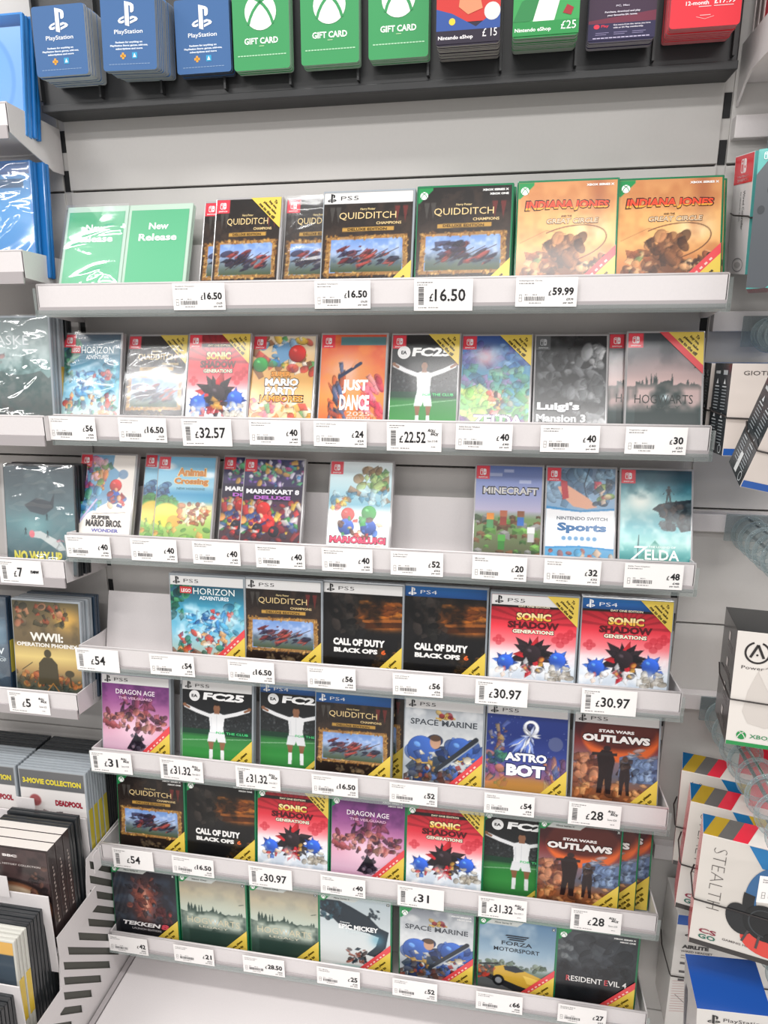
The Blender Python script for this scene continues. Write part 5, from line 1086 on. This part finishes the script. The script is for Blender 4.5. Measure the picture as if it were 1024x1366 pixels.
for (y, zt, zb, yb) in STEP[:3]: B().prism([(y, zb-.006), (y, zb+.034), (yb-.001, zb+.034), (yb-.001, zb-.006)], 'x', xs1, xs1+.0015).obj('tray_end', M_white, rk)
b = B(); b.prism([(min(y+.010, -.003), z-.010 if z > .03 else z) for y, z in out], 'x', .2522, .2534); b.obj('slot_shade_sheet', M_slot_shade, rk)  # added grey sheet, its colour stands in for the shade seen through the slots
b = B(); b.box(-.25, .236, -.36, -.34, 0, .30); b.obj('plinth', M_white, rk)
# film rows on the steps
def film_row(x, y, zb, n, design, front_label, back_label, shells, step=.0152, wrapn=0, lean=3, cover_all=True, tags=None):
    for k in reversed(range(n)):
        sm = shells[min(k, len(shells)-1)]
        t = film_case(x+(.0004*k), y+k*step, zb, design if k == 0 else None, lean, front_label if k == 0 else back_label % NTH[k-1], sm, group='films stacked on the stepped rack')
        if tags and k in tags: spine_tag(t, tags[k], .035, .115)
film_row(-.5665, -.1445, .5482, 7, 'collection', 'white film with yellow heading on grey, front of the upper rack step', '%s film case behind the yellow-headed one on the upper step', [M_case]*4+[M_black], tags={0: 0xb8a838, 1: 0xb8a838, 2: 0xb8a838, 3: 0xb8a838}, step=.0148)
film_row(-.7065, -.1445, .5482, 7, 'collection', 'white film cut off by the left edge, upper step of the rack', '%s film case behind the cut-off one on the upper step', [M_case]*4+[M_black], tags={0: 0xb8a838, 1: 0xb8a838}, step=.0148)
M_boxset = mat('dark_printed_box', 0x3a2e2e, .35, coat=.3, noise=.4, nscale=40)
for k in (4, 3, 2, 1, 0):
    y = -.258+k*.0200
    if k < 3:
        t = thing('film_box_set', ('dark film box set with a ring picture, front of the middle rack step', 'second dark box set behind the ring picture one', 'third dark box set behind the ring picture one')[k], 'film', (-.568, y, .4845), (math.radians(-2), 0, 0), 'box sets on the middle step')
        b = B(); b.box(-.0675, .0675, 0, .019, 0, .190, bev=.0008); me = b.mesh('sleeve'); me.materials.append(M_boxset); me.materials.append(mat('white_paper_edge', 0xd8d2cc, .7))
        for p in me.polygons: p.material_index = 1 if p.normal.z > .7 else 0
        link('sleeve', me, None, t)
        F = Flat()
        [F.rect(-.0022+.0012*(q % 2), .0022-.0010*(q % 3), -.055+q*.0075, -.0505+q*.0075, 0xa89c96) for q in range(15)]
        o = link('spine_lettering', F.mesh('spine_lettering'), None, t, (.0680, .0095, .1), (0, 0, PI/2))
        if k == 0:
            c = link('cover_sheet', cover_mesh('dvd', 'ring'), None, t, (0, -.0004, .0035)); link('title_lettering', letter_mesh('dvd', 'ring')[0], None, c, (0, -.0003, 0))
    else: film_case(-.567, y-.004, .4845, None, 2, ('black film case behind the dark box sets', 'rearmost black film case behind the dark box sets')[k-3], M_black, group='films stacked on the stepped rack')
M_paper = mat('pale_card_sleeve', 0xc9c8c0, .5)
film_row(-.580, -.346, .3845, 6, 'peach', 'orange-topped film fronting the lower rack step', '%s film case behind the orange-topped one', [M_paper, M_paper, M_black], tags={0: 0xd8b83c, 1: 0xd8b83c}, step=.0152)
film_row(-.5785, -.440, .3055, 5, None, 'black film case at the bottom left corner of the rack', '%s black film case behind the one in the bottom left corner', [M_black], step=.0152)
tg = B(); tg.box(-.0185, .0185, -.0012, 0, 0, .042, bev=.0005); o = tg.obj('ticket_holder', M_white, None, (-.6125, -.1525, .648)); tag(o, 'blank white ticket holder on the upper step of the film rack', 'ticket holder')
tg = B(); tg.box(-.0185, .0185, -.0012, 0, 0, .042, bev=.0005); o = tg.obj('ticket_holder', M_white, None, (-.585, -.2705, .590)); tag(o, 'blank white ticket holder on the middle step of the film rack', 'ticket holder')
# ------------------------------------------------------------------ right bay: hooks and boxed accessories
M_hook = mat('bright_zinc_wire', 0xc8cccf, .2, metal=.9)
M_tube = clear_plastic('clear_security_plastic', 0xaebdc0, .30, .06, .10)
M_sleeve = clear_plastic('clear_sleeve_plastic', 0xc4d0d0, .12, .05, .02)
def hook_bar(z, x0, x1, label):
    t = thing('hook_bar', label, 'hook bar', ((x0+x1)/2, -.012, z)); w = (x1-x0)/2
    b = B(); b.box(-w, w, -.006, .012, -.014, .014, bev=.0015); b.obj('bar', M_white, t)
def hook(x, z, L, label, r=.021, turns=9, tube=True):
    t = thing('security_hook', label, 'hook', (x, -.018, z), group='clear security hooks on the right bay')
    b = B(); b.box(-.030, .030, -.004, .0, -.020, .022, bev=.001); b.obj('bracket', M_tube, t)
    b = B(); b.tube([(0, 0, -.004), (0, -L*.9, -.004), (0, -L, .004)], .0027, 8); b.obj('prong', M_hook, t)
    b = B(); b.tube([(.0, 0, .016), (.0, -L, .016)], .0022, 8); b.obj('ticket_arm', M_hook, t)
    n = turns*22; pts = [(r*math.cos(q*2*PI/22), -.006-L*.93*q/n, -.004+r*math.sin(q*2*PI/22)) for q in range(n+1)]
    b = B(); b.tube(pts, .0030, 7); b.obj('spiral_coil', M_tube, t)
    b = B(); b2 = bmesh.new(); N = 24
    ra = [[b2.verts.new((r*.86*math.cos(k*2*PI/N), y, -.004+r*.86*math.sin(k*2*PI/N))) for k in range(N)] for y in (-.004, -L*.95)]
    for k in range(N): b2.faces.new((ra[0][k], ra[0][(k+1) % N], ra[1][(k+1) % N], ra[1][k])).smooth = True
    b.add(b2); b.obj('clear_sleeve', M_sleeve, t)
hook_bar(1.766, .503, .80, 'short white hook bar near the top of the right bay'); hook_bar(1.515, .503, .80, 'white hook bar behind the dark-sided boxes, right bay')
hook_bar(1.218, .503, .80, 'white hook bar carrying the coil right of the third shelf'); hook_bar(.915, .503, .80, 'white hook bar behind the black-topped box, right bay'); hook_bar(.62, .503, .80, 'lowest white hook bar behind the striped boxes')
hook(.575, 1.757, .26, 'clear security hook at the upper right edge above the teal box'); hook(.572, 1.500, .27, 'clear security hook above the tilted dark-sided box')
hook(.582, 1.212, .30, 'clear security hook with long coil above the black-topped box', r=.024); hook(.578, .905, .33, 'clear security hook with coil running in front of the striped boxes', r=.025, turns=8); hook(.640, .612, .30, 'clear security hook above the blue-topped box', r=.021)
# top right shelf with red packs
ts = thing('side_shelf', 'white shelf with red striped packs at the top right corner', 'shelf', (.76, 0, 1.80))
b = B(); b.box(-.252, .25, -.17, -.002, .022, .024); b.obj('tray', M_white, ts)
b = B(); b.prism([(-.172, .022), (-.172, .068), (-.02, .068), (-.002, .068), (-.002, -.006), (-.03, .014), (-.05, .022)], 'x', -.255, -.252); b.obj('end_plate', M_white, ts)
b = B(); b.box(-.254, .25, -.173, -.171, .022, .068); b.obj('front_lip', M_white, ts)
for k in range(7):
    y = -.155+k*.0195
    t = thing('red_pack', ('foremost', 'second', 'third', 'fourth', 'fifth', 'sixth', 'rearmost')[k]+' red pack on the shelf at the top right corner', 'pack', (.585, y, 1.8245), group='red packs at the top right')
    b = B(); b.box(-.075, .075, 0, .017, 0, .20, bev=.0008); b.obj('box', ink(0xb8303e if k < 5 else 0x8a7a78), t)
    b = B(); b.box(-.0756, -.0748, .012, .0165, .001, .199); b.obj('white_edge', ink(0xe2d8d6), t)

def box_thing(name, label, cat, FBL, ang, dims, group=None):
    return thing(name, label, cat, FBL, (math.radians(ang[1]), math.radians(ang[2]), math.radians(ang[0])), group)
def carton(t, w, h, d, cols, part='carton', bev=.0006):
    """cols: front, left, top, bottom, right/back ; origin at the front bottom left corner"""
    b = B(); b.box(0, w, 0, d, 0, h, bev=bev); me = b.mesh(part)
    for c in cols: me.materials.append(ink(c))
    for p in me.polygons:
        n = p.normal; p.material_index = 0 if n.y < -.7 else 1 if n.x < -.7 else 2 if n.z > .7 else 3 if n.z < -.7 else 4
    return link(part, me, None, t)
def on_front(t, F, name, w=0): return link(name, F.mesh(name), None, t, (0, -.0004, 0))
def on_left(t, F, name): return link(name, F.mesh(name), None, t, (-.0004, 0, 0), (0, 0, -PI/2))     # x runs towards the front
def on_top(t, F, name, h): return link(name, F.mesh(name), None, t, (0, 0, h+.0004), (-PI/2, 0, 0))
def strap(t, w, h, d, zl, zf, wob=0):
    b = B(); e = .0018
    b.tube([(-e, d*.95, zl+.006), (-e-.004, d*.6, zl+.003), (-e, 0, zf+.002), (0, -e, zf), (w*.5, -e, zf-.002), (w, -e, zf)], .0011, 6); b.obj('security_cord', mat('black_cord', 0x2a2422, .5), t)
BRD = .0
# controller boxes, top right
t = box_thing('controller_box', 'white wired controller box with a red badge on its side, upper right edge', 'boxed controller', (.522, -.069, 1.574), (5.7, 6, -4.5), None)
carton(t, .15, .148, .060, (0x58a8a4, 0xe6dfe0, 0xd8d4d4, 0x3a3638, 0xb0aaaa))
F = Flat(); F.rect(-.058, -.001, .113, .147, 0xd8323e); em_joy(F, -.030, .134, .017, 0xf6e6e8, 0xd8323e); F.text('NINTENDO', -.030, .1215, .034, .0022, 0xf6e6e8); F.text('SWITCH', -.030, .117, .034, .0034, 0xf6e6e8, bold=.03)
F.text('Wired Controller', -.022, .080, .048, .0065, 0x4a4648, bold=.0, rot=-PI/2); F.text('for Nintendo Switch', -.032, .085, .036, .003, 0x8a8688, rot=-PI/2); F.arc(-.026, .012, .017, .009, .0012, 0x8a8688); F.ell(-.026, .012, .010, .004, 0xb8b2b2)
on_left(t, F, 'side_print'); strap(t, .15, .148, .06, .072, .070)
t = box_thing('controller_box', 'teal controller box with a dark grey pad picture, right edge', 'boxed controller', (.500, -.155, 1.551), (-20, -2.6, -1.6), None)
carton(t, .15, .158, .055, (0x58b0aa, 0xd8d2d2, 0xdcd6d6, 0x8a3038, 0xb0aaaa))
F = Flat(); F.poly([(.0, .130), (.012, .146), (.03, .150), (.05, .144), (.10, .144), (.15, .120), (.15, .02), (.10, .05), (.045, .02), (.02, .0), (.0, .002)], 0x53575c); F.ell(.024, .112, .011, .011, 0x2a2c30, 2); F.ell(.024, .112, .006, .006, 0x3f4347, 3); F.ell(.05, .085, .012, .012, 0x2a2c30, 2); F.ell(.008, .09, .004, .005, 0x3a3e42, 2); F.ell(.03, .075, .004, .004, 0x6a6e72, 2); em_joy(F, .010, .150, .008, 0xe8f2f2, 0x58b0aa, 2); F.poly([(.03, 0), (.06, .0), (.10, .04), (.05, .03)], 0x6fd0c4, 3)
on_front(t, F, 'front_print')
# dark-sided boxes
def gio(FBL, ang, dims, label, blue_top):
    w, h, d = dims
    t = box_thing('headset_box', label, 'boxed headset', FBL, ang, dims, 'white boxes with dark sides on the right bay'); carton(t, w, h, d, (0xd9cfc8, 0x2a3034, 0x2f6ab0 if blue_top else 0x3f464c, 0x1f58a8, 0xc8c0ba))
    F = Flat(); F.rect(.001, w-.001, .001, .010, 0x2358a8); F.text('GIOTECK', .040, h-.012, .050, .0055, 0x3a3434, bold=.0); F.ell(.05, .022, .005, .005, 0x4a4240); F.text('GIOTECK', .05, .014, .026, .003, 0x6a6260); on_front(t, F, 'front_print')
    F = Flat(); W = -d
    for r0 in (.06, .015):
        for c0 in (W*.84, W*.42):
            for q in range(7): F.rect(c0, c0+d*.26, r0+q*.0042, r0+q*.0042+.0014, 0x9aa2a6)
            F.poly([(c0+.004, r0+.034), (c0+.008, r0+.041), (c0+.012, r0+.034)], 0xe0e4e6); F.rect(c0, c0+d*.24, r0+.0295, r0+.0312, 0xc8ced0)
    F.rect(W*.86, W*.60, h-.014, h-.010, 0xc0c6c8); F.rect(W*.42, W*.18, h-.015, h-.009, 0xb0b8bc); F.rect(W*.62, W*.46, .004, .030, 0xdfe2e2); F.arc(W*.2, .008, .006, .006, .0012, 0xc8ced0)
    on_left(t, F, 'side_print'); strap(t, w, h, d, h*.44, h*.42)
gio((.498, -.052, 1.346), (0, 0, 0), (.15, .112, .045), 'white box with blue lid rearmost of the dark-sided boxes, right bay', True)
gio((.503, -.129, 1.340), (2.3, -1.9, .5), (.15, .121, .067), 'white box with upright dark side, middle one beside the second shelf', False)
gio((.500, -.222, 1.318), (0, 17, 11), (.15, .121, .067), 'white box with dark side hanging tilted, right edge', True)
# black-topped controller box
w, h, d = .165, .162, .100
t = box_thing('controller_box', 'white controller box with black top and sides, right edge', 'boxed controller', (.527, -.210, .960), (-8.1, -3.3, -.4), None); carton(t, w, h, d, (0xdcd6d0, 0x221f1f, 0x17181a, 0x2a8a4a, 0xc8c2bc))
F = Flat(); F.rect(.0005, w-.0005, .0005, .006, 0x2a8a4a); F.arc(.026, h-.028, .0155, .0155, .0026, 0x2e2a2a, a0=PI/2+.35, a1=2.5*PI-.35); F.bar(.018, h-.035, .026, h-.017, .0032, 0x2e2a2a, 3); F.bar(.026, h-.017, .034, h-.035, .0032, 0x2e2a2a, 3); F.ell(.026, h-.031, .0014, .0014, 0x2e2a2a, 3); F.text('PowerA', .026, h-.0495, .034, .0046, 0x3a3434, bold=.0)
F.poly([(.03, .11), (.05, .122), (.09, .13), (.165, .132), (.165, .03), (.11, .05), (.07, .036), (.045, .030), (.024, .034), (.016, .05), (.02, .08)], 0xcac3bd); F.poly([(.03, .108), (.05, .120), (.09, .127), (.165, .129), (.165, .07), (.10, .066), (.05, .07)], 0xd6d0ca, 2); F.arc(.075, .095, .014, .014, .002, 0xb0a8a2, lift=3); F.ell(.075, .095, .009, .009, 0x5a5450, 4)
em_sphere(F, .018, .016, .0060, 0x2a8a4a, 0xdcd6d0, 2); F.text('XBOX', .043, .016, .030, .0058, 0x4a8a62, bold=.02); on_front(t, F, 'front_print')
F = Flat()
for z in (.132, .094, .058, .022): F.rect(-.052, -.040, z, z+.012, 0xb8b2ae); [F.rect(-.060, -.022, z-.005-q*.0035, z-.0035-q*.0035, 0x7a7472) for q in range(3)]
on_left(t, F, 'side_print')
F = Flat(); F.text('PLUS', .09, .055, .05, .012, 0x3a3b3e, bold=.01); on_top(t, F, 'top_print', h); strap(t, w, h, d, .072, .066)
# striped headset boxes
def striped(FBL, ang, dims, label, detail):
    w, h, d = dims
    t = box_thing('headset_box', label, 'boxed headset', FBL, ang, dims, 'striped headset boxes on the right bay'); carton(t, w, h, d, (0xd8d2cb, 0xd85a62, 0xe6e2dc, 0x3c3836, 0xc8c2bc))
    S = Flat(); n = 5; cols = (0x2078b4, 0xd9b83c, 0x8a8684, 0xdc3044)
    xs = [0, .016, .042, .066, .092]
    S.poly([(0.0005, 0), (.0005, d-.0005), (.017, d-.0005)], cols[0])
    for k in range(1, 4): x0 = (k-1)*.018; S.poly([(x0, .0005), (x0+.018, .0005), (x0+.035, d-.0005), (x0+.017, d-.0005)], cols[k]); on_top(t, S, 'striped_top', h)
    F = Flat(); F.rect(.0005, w-.0005, .0005, .009, 0x3c3836)
    for k, c in enumerate((0x2078b4, 0xd9b83c, 0x4a4446)): x0 = .056+k*.021; F.poly([(x0, h-.001), (x0+.021, h-.001), (x0+.040, h-.032), (x0+.019, h-.032)], c)
    F.text('STEALTH', .024, h-.068, .102, .016, 0x4a4442, bold=-.028, rot=-PI/2)
    if detail:
        s_ = .034
        F.ell(.135-s_, .042, .040, .030, 0xd8483e, 2); F.arc(.128-s_, .105, .034, .056, .014, 0x3a6a9a, a0=1.2, a1=PI+.5, lift=3); F.arc(.128-s_, .100, .036, .058, .014, 0x25272a, a0=PI-.2, a1=PI+.9, lift=4); F.ell(.092-s_, .066, .017, .026, 0x26282b, 5, rot=.3); F.ell(.122-s_, .068, .026, .030, 0x1c1e21, 6, rot=.4); F.arc(.122-s_, .068, .020, .023, .002, 0x3a3e42, lift=7, rot=.4); F.ell(.132-s_, .046, .009, .008, 0x17181a, 8); F.bar(.104-s_, .050, .098-s_, .030, .003, 0x4a4446, 8); F.bar(.118-s_, .046, .116-s_, .024, .003, 0x4a4446, 8)
    F.text('CS', .022, .0275, .022, .008, 0x8a2f40, bold=.03, lift=2); F.text('GO', .022, .0175, .022, .008, 0x2f6a5a, bold=.03, lift=2); F.text('GAMING HEADSET', .066, .0225, .050, .0038, 0x6a6260)
    on_front(t, F, 'front_print')
    b = B(); b.prism(card_outline(.075, .055, .004), 'y', 0, .001); o = b.obj('hang_tab', ink(0xdc3044), t, (.116, d*.5, h-.002))
    strap(t, w, h, d, h*.5, h*.42)
striped((.518, -.075, .647), (-14, 6, -1), (.2, .190, .046), 'striped white headset box rearmost of three, right bay', False)
striped((.504, -.160, .640), (-12, 0, 1.2), (.2, .190, .048), 'striped white headset box in the middle of three, right bay', False)
striped((.502, -.244, .660), (-13, 2.5, 0), (.2, .187, .042), 'striped white headset box with black headset picture, front of three', True)
ticket(.576, -.352, .874, '', 'a', 'Stealth Headset', 'white ticket hanging before the black headset picture, right edge', 'price tickets of the right bay')
# tall white headset box and blue-topped box
w, h, d = .18, .238, .08
t = box_thing('headset_box', 'tall white headset box with blue band behind the striped ones', 'boxed headset', (.531, -.094, .333), (0, 1.3, -.4), None); carton(t, w, h, d, (0xdad6d2, 0xd0ccc8, 0xd0ccc8, 0xb8b4b0, 0xc8c4c0))
F = Flat(); F.rect(.0005, w-.0005, h-.020, h-.0005, 0x2a56a4); em_station(F, .022, h-.036, .016, 0x2c2a2c); F.text('AIRLITE', .033, h-.064, .042, .0075, 0x3a3638, bold=.06); F.text('WIRED HEADSET', .036, h-.074, .050, .0042, 0x5a5658)
for q in range(2): F.rect(.012, .060-q*.012, h-.084-q*.005, h-.082-q*.005, 0x9a9694)
for q in range(3): F.rect(.012, .022, h-.102-q*.018, h-.097-q*.018, 0x5a5658); F.rect(.026, .046, h-.100-q*.018, h-.099-q*.018, 0x9a9694)
for q in range(13): F.bar(.004, .098-q*.0055, .06+q*.001, .098-q*.0055+.008, .0007, 0xc08a8a)
F.bar(.01, .07, .052, .03, .0012, 0x8a8686); on_front(t, F, 'front_print'); strap(t, w, h, d, .12, .11)
w, h, d = .095, .159, .082
t = box_thing('console_accessory_box', 'white box with a plain blue top at the lower right corner', 'boxed accessory', (.5225, -.282, .448), (-2.2, 5.0, -5.4), None); carton(t, w, h-.005, d, (0xdedad6, 0xd6d2d0, 0x1e4a96, 0xb8b4b0, 0xc8c4c0))
F = Flat(); em_station(F, .022, h-.022, .017, 0x2c2a2c); F.text('PlayStation', .060, h-.0225, .052, .0085, 0x3a3638, bold=.0); on_front(t, F, 'front_print')
F = Flat(); F.poly([(-.075, .0), (-.075, .09), (-.068, .112), (-.058, .112), (-.056, .09), (-.062, .04), (-.066, .0)], 0x5a5a66); F.poly([(-.050, .05), (-.020, 0), (-.012, 0), (-.046, .06)], 0x3a3c42); on_left(t, F, 'side_print')
